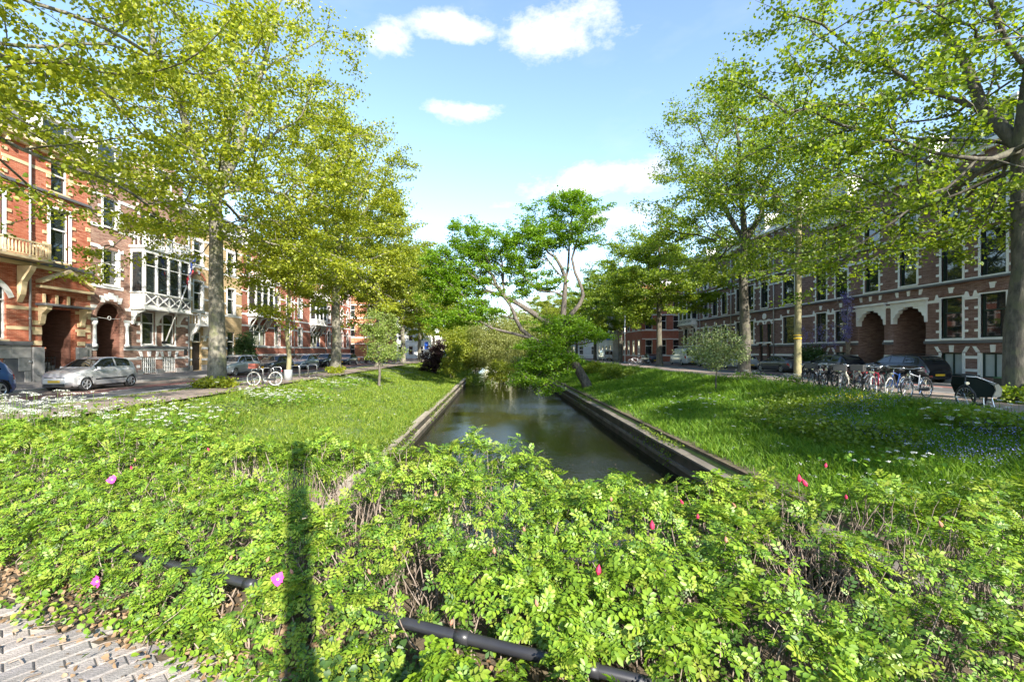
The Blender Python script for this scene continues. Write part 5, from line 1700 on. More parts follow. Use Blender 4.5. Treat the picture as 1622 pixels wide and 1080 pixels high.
def car(label, x, y, heading, L, W, H, kind, paint, group=None, name='parked_car', cat='car', strip=False):
    """heading +1 drives away from the viewer, -1 towards"""
    B = Body(L, W, H, kind); k = B.k
    root = empty(name, (x, y, 0.004), 0 if heading > 0 else math.pi)
    tag(root, label, cat, group)
    Rw = .31 if kind != 'suv' else .345
    if kind == 'van': Rw = .33
    wy = [L * (.5 - t) for t in k['wh']]
    nt, nv = 72, 11
    mb = MB()
    for side in (1, -1):
        b = len(mb.v)
        for i in range(nt + 1):
            for v in range(12): mb.v.append(tuple(B.S(i / nt, v if v < 11 else 10.9999, side)))
        for i in range(nt):
            for j in range(11):
                q = b + i * 12 + j
                c = (Vector(mb.v[q]) + Vector(mb.v[q + 13])) / 2
                if j in (1, 2, 3) and any((c.y - w) ** 2 + (c.z - Rw) ** 2 < (Rw * 1.13) ** 2 for w in wy): continue
                mb.f.append((q, q + 1, q + 13, q + 12))
    for t in (0, 1):   # end caps
        s = B.sec(t); yy = L * (.5 - t)
        mb.add([(p[0], yy, p[1]) for p in s] + [(-p[0], yy, p[1]) for p in s[::-1]], [tuple(range(24))])
    mb.obj('body', MT['paint_' + paint], root, True)
    MB().box(-W * .40, W * .40, -L * .46, L * .46, .2, .5).obj('chassis', MT['trim_black'], root)
    ty, rm, dk = wheel_meshes(Rw, .2)
    tm = tyme = rime = dke = None
    for w in wy:
        for side in (1, -1):
            if tyme is None:
                t_ = ty.obj('wheel', MT['tyre'], root, True); tyme = t_.data
                r_ = rm.obj('rim', MT['rim'], t_); rime = r_.data
                d_ = dk.obj('brake_disc', MT['trim_black'], t_); dke = d_.data
            else:
                t_ = link('wheel', tyme, None, root); link('rim', rime, None, t_); link('brake_disc', dke, None, t_)
            t_.location = (side * (W / 2 - .115), w, Rw); t_.rotation_euler = (0, 0, 0 if side > 0 else math.pi)
            a = MB(); n = 14
            for i in range(n):   # arch lip
                t0, t1 = math.pi * i / n, math.pi * (i + 1) / n
                pts = [(r__, math.cos(t) * r__ * 1, math.sin(t) * r__) for t in (t0, t1) for r__ in (Rw * 1.08, Rw * 1.2)]
                vs = []
                for xx in (side * (W / 2 - .2), side * (W / 2 + .006)):
                    for t in (t0, t1):
                        for r__ in (Rw * 1.08, Rw * 1.19): vs.append((xx, w + math.cos(t) * r__, Rw + math.sin(t) * r__))
                a.add(vs, [(0, 1, 3, 2), (4, 5, 7, 6), (0, 2, 6, 4), (1, 3, 7, 5)])
            a.obj('wheel_arch', MT['trim_black'] if kind == 'suv' else MT['paint_' + paint], root)
    ws = k['ws']; rw = k['rw']
    def across(t0, t1, v0, name, mat, off=.007):
        m = MB(); B.patch(t0, t1, v0, 10.99, 1, off, 6, 4, m); B.patch(t0, t1, v0, 10.99, -1, off, 6, 4, m); return m.obj(name, mat, root, True)
    across(ws[0], ws[1], 9.3, 'windscreen', MT['car_glass'])
    if kind != 'van': across(rw[0], rw[1], 9.3, 'rear_window', MT['car_glass'])
    for side in (1, -1):
        for a, c in k['wins']:
            B.patch(a, c, 7.15, 8.75, side, .007).obj('side_window', MT['car_glass'], root, True)
        for i, (a, c) in enumerate(k['wins'][:2]):
            if kind == 'van' and i: break
            dr = B.patch(a + .005, c - .003, 2.1, 6.6, side, .004, 8, 6).obj('door', MT['paint_' + paint], root, True)
            p = B.S(c - .03, 5.6, side)
            MB().box(p.x - .01 * side, p.x + .035 * side, p.y - .06, p.y + .08, p.z - .015, p.z + .015).obj('handle', MT['paint_' + paint], dr)
        if strip: B.patch(.3, .77, 3.35, 3.6, side, .012, 10, 1).obj('rubbing_strip', MT['trim_black'], root, True)
        B.patch(.14, .86, 1.2, 2.1, side, .008, 10, 2).obj('sill_trim', MT['trim_black'], root, True)
        p = B.S(k['wins'][0][0] + .03, 7.0, side)
        q = MB().box(p.x, p.x + side * .19, p.y - .05, p.y + .06, p.z - .02, p.z + .12); q.obj('mirror', MT['paint_' + paint], root)
        B.patch(.03, .12, 4.9, 6.0, side, .008, 6, 3).obj('headlight', MT['lamp_clear'], root, True)
        B.patch(.945, .99, 4.5, 6.1, side, .008, 4, 3).obj('tail_light', MT['lamp_red'], root, True)
        if kind == 'van': B.patch(.86, .9, 6, 6, side)
    for yy, s in ((L / 2, 1), (-L / 2, -1)):
        zt = B.sec(0)[-1][1]
        MB().box(-.26, .26, yy - .005 * s, yy + .022 * s, .40, .51).obj('number_plate', MT['plate'], root)
        MB().box(-W * .28, W * .28, yy - .02 * s, yy + .012 * s, .22, .36).obj('bumper_grille' if s > 0 else 'rear_diffuser', MT['trim_black'], root)
    zt = B.sec(.012)[-1][1]
    for s in (-1, 1):
        MB().box(s * .06, s * W * .27, L * .5 - .06, L * .5 - .012, zt - .10, zt - .035).obj('grille', MT['trim_black'], root)
    if kind == 'van':
        MB().box(-W * .36, -.02, -L / 2 - .012, -L / 2 + .02, H * .55, H * .86).obj('rear_window', MT['car_glass'], root)
        MB().box(.02, W * .36, -L / 2 - .012, -L / 2 + .02, H * .55, H * .86).obj('rear_window', MT['car_glass'], root)
    if kind in ('suv', 'wagon'):
        for s in (1, -1):
            m = MB(); m.tube([B.S(.47, 9.6, s) + Vector((0, 0, .05)), B.S(.65, 9.6, s) + Vector((0, 0, .06)), B.S(.85, 9.6, s) + Vector((0, 0, .05))], .018, 6)
            m.obj('roof_rail', MT['trim_black'] if paint != 'silver2' else MT['zinc'], root)
    return root


GL, GR = 'cars parked along the left quay', 'cars parked along the right quay'
car('blue crossover cut by the left picture edge', -19.65, 15.1, -1, 4.3, 1.8, 1.58, 'suv', 'blue', GL)
car('silver three-door hatchback with yellow plate before the red house', -19.55, 21.15, -1, 3.74, 1.66, 1.54, 'hatch', 'silver', GL, strip=True)
car('silver estate car behind the nearest big trunk', -19.8, 33.2, -1, 4.6, 1.78, 1.50, 'wagon', 'silver2', GL)
car('black estate car between silver estate and blue-grey car', -19.8, 39.0, -1, 4.5, 1.78, 1.46, 'wagon', 'navy', GL)
car('blue-grey hatchback parked on the left quay', -19.6, 44.6, -1, 4.1, 1.72, 1.48, 'hatch', 'bluegrey', GL)
car('black car half hidden by the second big trunk', -19.8, 50.5, -1, 4.5, 1.8, 1.55, 'suv', 'black', GL)
car('dark car furthest down the left quay', -19.8, 58, -1, 4.4, 1.8, 1.48, 'hatch', 'anthracite', GL)
car('black crossover showing its tail behind the separate bicycles', 25.2, 27.0, 1, 4.6, 1.86, 1.60, 'suv', 'black', GR)
car('dark estate behind the dense bicycle cluster', 25.15, 32.6, 1, 4.6, 1.82, 1.55, 'suv', 'navy', GR)
car('grey saloon between the slender trunk and tall dark trunk', 25.1, 38.4, 1, 4.65, 1.8, 1.43, 'sedan', 'anthracite', GR)
car('light hatchback partly hidden by the whitish young tree', 25.1, 44.8, 1, 4.2, 1.75, 1.48, 'hatch', 'silver2', GR)
car('silver hatchback behind the whitish young tree, beside the van', 25.1, 50.6, 1, 4.2, 1.75, 1.48, 'hatch', 'silver', GR)
car('pale grey delivery van parked on the right quay', 25.1, 58.2, 1, 5.2, 1.95, 2.25, 'van', 'pale', GR, 'delivery_van', 'van')
car('dark saloon before the red corner building', 23.6, 66.5, 1, 4.6, 1.8, 1.45, 'sedan', 'navy', GR)
car('white van far down the right road', 22.2, 88, 1, 5.0, 1.95, 2.1, 'van', 'white', GR, 'delivery_van', 'van')
car('blue van far down the left road', -10.6, 98, -1, 5.0, 1.95, 2.2, 'van', 'vanblue', GL, 'delivery_van', 'van')


# ------------------------------------------------------------------ bicycles
def bike_parts(colour, fender='trim_black', tyre='tyre', basket=False, seat_bag=None, step=False, crate=False, child=False):
    root = empty('bicycle', (0, 0, 0))
    cm = M('bicycle paint', colour, .35, .1, coat=.4)
    Rw = .345; xr, xf = -.53, .55
    for xw in (xr, xf):
        w = MB().ring((xw, 0, Rw), (0, 1, 0), Rw - .02, .02, 28, 6).obj('wheel', MT[tyre], root, True)
        r_ = MB().ring((xw, 0, Rw), (0, 1, 0), Rw - .05, .012, 28, 4).obj('rim', MT['chrome'], w, True)
        s = MB()
        for i in range(18):
            th = 2 * math.pi * i / 18
            s.tube([(xw, .03 * (-1) ** i, Rw), (xw + (Rw - .05) * math.cos(th), 0, Rw + (Rw - .05) * math.sin(th))], .0035, 3, False)
        s.cyl((xw, 0, Rw), (0, 1, 0), .028, .1, 8)
        s.obj('spokes', MT['chrome'], w)
        f = MB(); a0, a1 = (R(15), R(195)) if xw < 0 else (R(35), R(160))
        pts = [(xw + (Rw + .03) * math.cos(a0 + (a1 - a0) * i / 10), 0, Rw + (Rw + .03) * math.sin(a0 + (a1 - a0) * i / 10)) for i in range(11)]
        f.tube(pts, .026, 5); f.obj('mudguard', MT[fender], root, True)
    bb = (-.06, 0, .29); st = (-.22, 0, .80); hd0 = (.38, 0, .62); hd1 = (.34, 0, .86)
    f = MB()
    f.tube([bb, st], .017, 6)
    if step: f.tube([hd0, (.12, 0, .40), bb], .019, 6); f.tube([(.36, 0, .70), (.1, 0, .50), (-.12, 0, .45)], .016, 6)
    else: f.tube([hd0, bb], .019, 6); f.tube([hd1, (-.2, 0, .74)], .017, 6)
    f.tube([hd0, hd1], .021, 6)
    for y in (.05, -.05):
        f.tube([(xr, y, Rw), bb], .011, 5); f.tube([(xr, y, Rw), (-.2, y * .5, .72)], .010, 5)
        f.tube([(xf, y, Rw), (.41, y * .8, .58), hd0], .012, 5)
    f.obj('frame', cm, root, True)
    h = MB(); h.tube([(.33, 0, .86), (.31, 0, .98)], .014, 6)
    h.tube([(.12, .29, 1.03), (.25, .25, 1.05), (.33, .1, 1.02), (.33, -.1, 1.02), (.25, -.25, 1.05), (.12, -.29, 1.03)], .013, 6)
    hb = h.obj('handlebar', MT['chrome'], root, True)
    g = MB()
    for y in (.29, -.29): g.tube([(.10, y, 1.03), (.21, y * .93, 1.045)], .02, 6)
    g.obj('grip', MT['trim_black'], hb)
    s = MB(); s.tube([(-.40, 0, .93), (-.34, 0, .95), (-.24, 0, .945), (-.10, 0, .93)], [.06, .10, .075, .02], 8); s.tube([st, (-.24, 0, .92)], .013, 6)
    s.obj('saddle', MT['trim_black'], root, True)
    c = MB(); c.cyl((-.06, .06, .29), (0, 1, 0), .09, .012, 16); c.cyl((-.06, 0, .29), (0, 1, 0), .015, .18, 8); c.tube([(-.06, .08, .29), (.06, .09, .17)], .011, 5); c.tube([(-.06, -.08, .29), (-.18, -.09, .41)], .011, 5)
    c = c.obj('crank', MT['chrome'], root)
    MB().box(.02, .11, .09, .17, .155, .18).obj('pedal', MT['trim_black'], c); MB().box(-.22, -.13, -.17, -.09, .40, .425).obj('pedal', MT['trim_black'], c)
    MB().box(-.58, .0, .052, .072, .26, .37).obj('chain_case', MT['trim_black'], root)
    k = MB()
    for y in (.07, -.07): k.tube([(-.22, y, .74), (-.82, y, .735)], .009, 4); k.tube([(-.78, y, .735), (xr, y, Rw)], .007, 4)
    for xx in (-.34, -.5, -.66, -.82): k.tube([(xx, .07, .737), (xx, -.07, .737)], .008, 4)
    k.obj('carrier', MT['trim_black'], root)
    MB().cyl((.40, 0, .82), (1, 0, 0), .045, .06, 10).obj('headlamp', MT['chrome'], root)
    MB().box(-.86, -.83, -.03, .03, .70, .76).obj('rear_lamp', MT['lamp_red'], root)
    MB().tube([(-.05, .04, .26), (-.1, .17, .01)], .011, 5).obj('kickstand', MT['chrome'], root)
    if seat_bag:
        bm = M('pannier cloth', seat_bag, .8)
        MB().box(-.76, -.40, .09, .21, .42, .73).obj('pannier', bm, root); MB().box(-.76, -.40, -.21, -.09, .42, .73).obj('pannier', bm, root)
    if basket:
        b = MB()
        for z in (.88, .96, 1.04, 1.12): b.tube([(.40, -.16, z), (.66, -.16, z), (.66, .16, z), (.40, .16, z)], .008, 4, close=True)
        for xx, yy in ((.40, -.16), (.66, -.16), (.66, .16), (.40, .16), (.53, .16), (.53, -.16), (.66, 0), (.4, 0)): b.tube([(xx, yy, .86), (xx, yy, 1.13)], .008, 4)
        b.box(.40, .66, -.16, .16, .85, .87); b.obj('basket', MT['trim_black'], root)
    if crate:
        b = MB(); cmat = M('crate plastic', crate, .5)
        b.box(.38, .72, -.2, .2, .84, .86)
        for yy in (-.2, .19): b.box(.38, .72, yy, yy + .01, .86, 1.08)
        for xx in (.38, .71): b.box(xx, xx + .01, -.19, .19, .86, 1.08)
        b.obj('crate', cmat, root)
    return root


protos = {
    'black': bike_parts((.02, .02, .022), step=True), 'silver': bike_parts((.5, .5, .52), 'chrome'), 'red': bike_parts((.42, .02, .05), 'chrome', 'white_plastic'),
    'blue': bike_parts((.03, .10, .35), tyre='white_plastic'), 'redbag': bike_parts((.03, .03, .03), seat_bag=(.40, .03, .03)), 'green': bike_parts((.02, .07, .05), basket=True, step=True),
    'cream': bike_parts((.55, .52, .42), 'white_plastic', 'white_plastic', step=True), 'whitewall': bike_parts((.03, .03, .035), 'trim_black', 'white_plastic', step=True, crate=(.45, .12, .08)),
    'grey': bike_parts((.22, .22, .24), 'trim_black', crate=(.05, .05, .05))}
used = set()


def bike(kind, label, x, y, rz, lean, group, z=.004, steer=0):
    r = protos[kind] if kind not in used else copy_tree(protos[kind])
    used.add(kind)
    r.location = (x, y, z); r.rotation_euler = (lean, 0, rz); r.scale = (1.06,) * 3
    tag(r, label, 'bicycle', group)
    return r


GB = 'bicycles parked on the right quay'
PI = math.pi
row = [('black', 'leftmost black bicycle of the dense cluster on the right quay', 22.9), ('grey', 'grey bicycle with dark front crate, second in the cluster', 22.35),
       ('silver', 'silver bicycle third from the left in the cluster', 21.85), ('black', 'black step-through bicycle fourth in the cluster', 21.4), ('redbag', 'bicycle with red panniers in the middle of the cluster', 20.9),
       ('green', 'dark green bicycle with front basket in the cluster', 20.45), ('cream', 'cream bicycle beside the red-pannier bicycle', 20.0), ('grey', 'grey bicycle at the right end of the cluster', 19.5),
       ('silver', 'silver bicycle left of the red one', 19.0)]
for i, (k, lb, y) in enumerate(row):
    bike(k, lb, 15.7 + random.uniform(-.12, .12), 18.3 + (y - 19) * .86, PI + random.uniform(.2, .85), random.uniform(-.15, .15), GB, z=.10)
for k, lb, x, y, t in (('black', 'black bicycle tucked behind the left of the cluster', 16.5, 21.6, .6), ('redbag', 'second red-pannier bicycle, half hidden at the back of the cluster', 16.6, 20.4, .3), ('black', 'black bicycle at the back of the cluster middle', 16.55, 19.4, .7),
                       ('green', 'green basket bicycle at the back right of the cluster', 16.5, 18.5, .45), ('grey', 'grey crate bicycle at the cluster front', 15.1, 19.0, .75)):
    bike(k, lb, x, y, PI + t, random.uniform(-.12, .12), GB, z=.10)
bike('red', 'bright red bicycle with pale tyres right of the cluster', 15.5, 17.6, PI + .62, .10, GB, z=.10)
bike('blue', 'blue bicycle with one pale tyre between red and silver ones', 15.4, 16.8, PI + .5, -.08, GB, z=.10)
bike('silver', 'silver city bicycle standing apart near the cargo bicycle', 15.2, 15.7, PI + .35, .05, GB, z=.10)
bike('whitewall', 'black bicycle with whitewall tyres and front crate by the steel hoops', -12.15, 22.9, PI, .06, 'bicycles on the left quay', z=.01)
bike('black', 'dark bicycle against the far hoops left of the cyclist', -18.2, 61.5, .3, .1, 'bicycles on the left quay')
bike('grey', 'grey bicycle right of the cyclist on the left quay', -15.9, 61.0, 2.7, -.1, 'bicycles on the left quay')
bike('black', 'black bicycle by the trunk before the grey saloon', 17.9, 52.2, PI + .3, .1, GB, z=.10)
bike('silver', 'silver bicycle leaning beside the bare trunk, right quay', 17.0, 52.8, PI - .2, -.1, GB, z=.10)


def cargo_bike():
    r = empty('cargo_bicycle', (14.75, 13.5, .10), R(-18)); r.scale = (.95, .95, .95); tag(r, 'dark green covered cargo bicycle with beige side panel', 'cargo bicycle')
    dark = M('cargo cover cloth', (.007, .011, .009), .95, bump=.3, bscale=12, ior=1.2); beige = M('cargo panel', (.40, .35, .26), .8, var=(.32, .28, .2), scale=5)
    # local x across to the right, local y away; front wheel towards the viewer on the left
    for (xx, yy, Rw) in ((-.30, -.25, .34), (.45, .45, .26)):
        w = MB().ring((xx, yy, Rw), (1, .25, 0), Rw - .025, .028, 28, 6).obj('wheel', MT['tyre'], r, True)
        MB().ring((xx, yy, Rw), (1, .25, 0), Rw - .06, .013, 28, 4).obj('rim', MT['chrome'], w, True)
        s = MB(); ax = Vector((1, .25, 0)).normalized(); a = ax.orthogonal().normalized(); d = ax.cross(a)
        for i in range(16):
            th = 2 * PI * i / 16; s.tube([(xx, yy, Rw), Vector((xx, yy, Rw)) + (a * math.cos(th) + d * math.sin(th)) * (Rw - .06)], .004, 3, False)
        s.obj('spokes', MT['chrome'], w)
    MB().tube([(-.30 + (.375) * .24 * 0, -.25 + .36 * math.cos(t), .34 + .37 * math.sin(t)) for t in [R(20 + 14 * i) for i in range(11)]], .03, 5).obj('mudguard', MT['trim_black'], r, True)
    body = MB()
    prof = [(-.05, .30), (.48, .32), (.56, .56), (.52, .70), (.34, .84), (.10, .95), (-.16, .95), (-.2, .70), (-.12, .45)]
    body.prism(prof, lambda p, q, t: (p, t, q), -.05, .62)
    body.obj('cargo_box', dark, r)
    MB().prism([(.48, .32), (.68, .36), (.72, .60), (.62, .76), (.53, .71), (.56, .56)], lambda p, q, t: (p, t, q), -.09, .60).obj('side_panel', beige, r)
    MB().tube([(-.2, -.07, .99), (.1, -.07, .97), (.34, -.07, .86), (.6, -.07, .74)], .018, 6).obj('cover_frame', MT['steel'], r, True)
    h = MB(); h.tube([(-.28, -.22, .68), (-.27, -.20, 1.02)], .018, 6); h.tube([(-.52, -.12, 1.06), (-.40, -.2, 1.07), (-.18, -.28, 1.07), (-.02, -.26, 1.05)], .014, 6)
    for s in (-.06, .06): h.tube([(-.30 + s, -.25, .34), (-.28 + s * .6, -.22, .74)], .014, 6)
    h.obj('handlebar', MT['trim_black'], r, True)
    MB().cyl((-.30, -.33, .78), (0, 1, 0), .05, .06, 10).obj('headlamp', MT['chrome'], r)
    MB().tube([(.35, .1, .36), (.32, .02, .005)], .015, 5).tube([(.55, .1, .36), (.58, .02, .005)], .015, 5).obj('stand', MT['steel'], r)


cargo_bike()


def hoop(label, x, y, n=None):
    w = .3
    pts = [(-w, 0, -.05), (-w, 0, .72), (-w + .03, 0, .80), (-w + .1, 0, .84), (w - .1, 0, .84), (w - .03, 0, .80), (w, 0, .72), (w, 0, -.05)]
    o = MB().tube(pts, .026, 8).obj('bicycle_hoop', MT['steel'], None, True)
    o.location = (x, y, 0.0); o.rotation_euler = (0, 0, .1)
    tag(o, label, 'bicycle rack', 'steel bicycle hoops on the left quay')


for i, (lb, x, y) in enumerate([('steel bicycle hoop nearest, just behind the whitewall bicycle', -13.3, 24.3), ('second steel hoop behind the whitewall bicycle', -13.3, 25.5), ('steel hoop directly left of the slim green-barked tree', -13.45, 26.7),
                                ('steel hoop directly right of the slim green-barked tree', -13.3, 28.9), ('fifth steel hoop along the left quay', -13.4, 30.4), ('furthest steel hoop along the left quay', -13.4, 31.9)]):
    hoop(lb, x, y)

# crate on the right pavement, blue sign, white mast, bins, bollards
cr = MB(); x, y, z = 24.2, 20.7, .12
cr.box(x - .2, x + .2, y - .3, y + .3, z, z + .04)
for a in (-.2, .18): cr.box(x + a, x + a + .02, y - .3, y + .3, z + .04, z + .40)
for a in (-.3, .28): cr.box(x - .18, x + .18, y + a, y + a + .02, z + .04, z + .40)
o = cr.obj('plastic_crate', M('black green plastic', (.012, .022, .018), .45)); tag(o, 'black plastic crate on the right pavement below the basement window', 'crate')
local(MB().box(x - .215, x + .215, y - .315, y + .315, z + .40, z + .44).obj('rim', M('green plastic rim', (.02, .09, .05), .45)), o)


def sign(label, x, y, w, h, z, col, pole='zinc'):
    r = empty('street_sign', (x, y, 0)); tag(r, label, 'sign')
    MB().tube([(0, 0, 0), (0, 0, z + h)], .045, 8).obj('pole', MT[pole], r, True)
    p = MB().box(-w / 2, w / 2, -.075, -.048, z, z + h).obj('panel', M('blue sign face', col, .45), r)
    e = MB()
    t = .03
    for a, b, c, d in ((-w / 2, w / 2, z, z + t), (-w / 2, w / 2, z + h - t, z + h), (-w / 2, -w / 2 + t, z + t, z + h - t), (w / 2 - t, w / 2, z + t, z + h - t)): e.box(a, b, -.079, -.0755, c, d)
    e.obj('border', MT['white_paint'], p)


sign('blue rectangular sign beside the right road near the white building', 21.9, 84, 1.1, 1.1, 3.9, (.02, .12, .55))
sign('blue panel sign at the end of the left quay', -14.6, 92, .9, 1.6, 2.2, (.02, .10, .5))
mast = empty('mast', (18.4, 62, 0)); tag(mast, 'thin white mast beside the bare trunks on the right quay', 'pole')
MB().tube([(0, 0, 0), (0, 0, 7.6)], [.085, .055], 10).obj('pole', MT['white_paint'], mast, True); MB().cyl((0, 0, .15), (0, 0, 1), .14, .3, 12).obj('base', MT['zinc'], mast, True)
for i, (lb, x, y) in enumerate([('dark litter bin left of the cyclist', -19.0, 64.0), ('dark litter bin beside the orange brick gable', -20.0, 70)]):
    b = MB(); b.tube([(0, 0, .1), (0, 0, .95), (0, 0, 1.02), (0, 0, 1.1)], [.2, .24, .24, .1], 12)
    o = b.obj('litter_bin', MT['green_paint'], None, True); o.location = (x, y, .0); tag(o, lb, 'bin', 'litter bins')
    MB().tube([(0, 0, 0), (0, 0, .12)], .06, 8).obj('foot', MT['black_paint'], o)

# unseen post added behind the viewer to cast the long shadow over the hedge
post = empty('shadow_post', (.52, -1.12, DECK_Z)); tag(post, 'grey unseen post added behind the viewer to cast the long shadow', 'added shadow caster')
MB().tube([(0, 0, -.05), (0, 0, 4.1)], [.085, .07], 12).obj('pole', MT['zinc'], post, True)
MB().box(-.24, .24, -.04, .04, .55, 1.75).obj('panel', MT['zinc'], post); MB().cyl((0, 0, .06), (0, 0, 1), .13, .12, 12).obj('base', MT['zinc'], post, True)


# tiny cyclist far down the left quay
def cyclist():
    x, y = -17.0, 62.5
    b = bike('green', 'dark bicycle the cyclist in orange-red sits on', x, y, -1.75, 0, 'bicycles on the left quay')
    r = empty('person', (x, y, 0)); tag(r, 'person in orange-red jacket riding a bicycle down the left quay', 'person')
    r.rotation_euler = (0, 0, -1.75)
    V = [(-.26, 0, 1.0), (-.20, 0, 1.25), (-.12, 0, 1.48), (-.08, 0, 1.58), (-.05, 0, 1.70), (-.14, .19, 1.45), (.02, .27, 1.22), (.16, .27, 1.06), (-.14, -.19, 1.45), (.02, -.27, 1.22), (.16, -.27, 1.06),
         (-.22, .11, .98), (.10, .13, .72), (.02, .14, .28), (.12, .14, .20), (-.22, -.11, .98), (.12, -.13, .86), (-.12, -.14, .50), (-.03, -.14, .44)]
    E = [(0, 1), (1, 2), (2, 3), (3, 4), (2, 5), (5, 6), (6, 7), (2, 8), (8, 9), (9, 10), (0, 11), (11, 12), (12, 13), (13, 14), (0, 15), (15, 16), (16, 17), (17, 18)]
    rad = [.15, .15, .16, .06, .105, .07, .055, .035, .07, .055, .035, .10, .07, .045, .04, .10, .07, .045, .04]
    me = bpy.data.meshes.new('body'); me.from_pydata(V, E, [])
    o = link('body', me, M('jacket and skin', (.55, .12, .05), .8), r)
    md = o.modifiers.new('skin', 'SKIN'); o.modifiers.new('sub', 'SUBSURF').levels = 1
    o.modifiers['sub'].render_levels = 1
    bpy.context.view_layer.objects.active = o
    for i, s in enumerate(me.skin_vertices[0].data): s.radius = (rad[i], rad[i]); s.use_root = (i == 0)
    MB().tube([(-.16, 0, 1.70), (-.10, 0, 1.80), (-.05, 0, 1.83), (.0, 0, 1.80)], [.08, .11, .10, .05], 10).obj('hair', M('dark hair', (.03, .02, .015), .8), r, True)
    t = MB()
    t.tube([(-.24, .10, .98), (.10, .13, .73), (.02, .14, .28)], [.12, .085, .06], 8); t.tube([(-.24, -.10, .98), (.12, -.13, .87), (-.12, -.14, .50)], [.12, .085, .06], 8)
    t.obj('trousers', M('dark trousers', (.02, .025, .04), .8), r, True)


cyclist()
# ------------------------------------------------------------------ rose hedge on the bridge edge
HR = np.random.default_rng(101)


def vnoise(a, b, f, seed=0):
    """smooth value noise"""
    a = np.asarray(a) * f; b = np.asarray(b) * f
    i, j = np.floor(a).astype(int), np.floor(b).astype(int); u, v = a - i, b - j
    u = u * u * (3 - 2 * u); v = v * v * (3 - 2 * v)
    h = lambda p, q: (np.abs(np.sin(p * 127.1 + q * 311.7 + seed * 74.7) * 43758.5453)) % 1.0
    return (h(i, j) * (1 - u) + h(i + 1, j) * u) * (1 - v) + (h(i, j + 1) * (1 - u) + h(i + 1, j + 1) * u) * v


RAIL_A, RAIL_B = np.array([-3.3, 3.22]), np.array([1.9, 1.30])
RAIL_Z = DECK_Z + .20


def rail_b(a):
    """n coordinate of the rail at u coordinate a"""
    A = np.array([RAIL_A @ BU, RAIL_A @ BN]); B = np.array([RAIL_B @ BU, RAIL_B @ BN])
    return A[1] + (B[1] - A[1]) * (np.asarray(a) - A[0]) / (B[0] - A[0])


def rail_gap(a):
    """1 where the foliage leaves the rail bare"""
    a = np.asarray(a, float)
    return np.where(a > -2.3, np.clip((vnoise(a, a * 0, 5.2, 8) - np.where(a > -1.1, .34, .5)) * 9, 0, 1), 0)


def hedge_height(a, b):
    a = np.asarray(a, float); b = np.asarray(b, float)
    g = lambda c, w: np.exp(-((a - c) / w) ** 2)
    top = .62 + .10 * g(-5.2, 2.0) + .23 * g(-.95, .42) * np.exp(-((b - 3.2) / .5) ** 2) + .10 * g(1.5, .5) + .12 * g(3.0, .9) + .05 * g(-2.4, .6)
    top = top + .18 * (vnoise(a, b, 2.1, 1) - .5) + .24 * (vnoise(a, b, 5.2, 2) - .5)
    rb = rail_b(a)
    front = np.clip((b - rb - .06) / .75, 0, 1)
    back = np.clip((3.75 - b) / .3, 0, 1)
    low = np.where(a > -.75, .27 + .12 * vnoise(a, b, 3.0, 3), np.clip(.29 - .75 * (rb - b), .04, .29))
    dip = 1 - .5 * np.exp(-((b - rb) / .09) ** 2) * rail_gap(a)
    hh = (low + (top - low) * front ** .7) * dip * (.55 + .45 * back)
    bare = rail_gap(a) * (b < rb + .04) * (b > rb - .26)
    return np.where(bare > .3, np.minimum(hh, .10), hh)


def rose_leaf_template():
    V = []; F = []

    def leaflet(o, ang, ln, wd, zo):
        ca, sa = math.cos(ang), math.sin(ang); b = len(V)
        for x, y, z in ((0, 0, 0), (.36, .32, .10), (.40, .68, .08), (0, 1, -.06), (-.40, .68, .08), (-.36, .32, .10)):
            x *= wd; y *= ln
            V.append((o[0] + x * ca + y * sa, o[1] - x * sa + y * ca, zo + z * wd - .30 * (o[1] + y * ca) ** 2 + .12 * abs(o[0] + y * sa)))
        F.append((b, b + 1, b + 2, b + 3)); F.append((b, b + 3, b + 4, b + 5))
    leaflet((0, .74), 0, .40, .30, 0)
    for y, s in ((.70, .36), (.47, .36), (.26, .28)):
        leaflet((.02, y), R(58), s, s * .72, 0); leaflet((-.02, y), R(-58), s, s * .72, 0)
    b = len(V)
    V.extend([(.012, 0, .0), (.012, .76, -.17), (-.012, .76, -.17), (-.012, 0, 0)]); F.append((b, b + 1, b + 2, b + 3))
    return np.array(V), np.array(F)


def rose_leaf_simple():
    v, f = rose_leaf_template(); V = []; F = []
    for k in range(7):
        b = len(V); V.extend([v[k * 6], (v[k * 6 + 1] + v[k * 6 + 2]) / 2, v[k * 6 + 3], (v[k * 6 + 4] + v[k * 6 + 5]) / 2]); F.append((b, b + 1, b + 2, b + 3))
    return np.array(V), np.array(F)


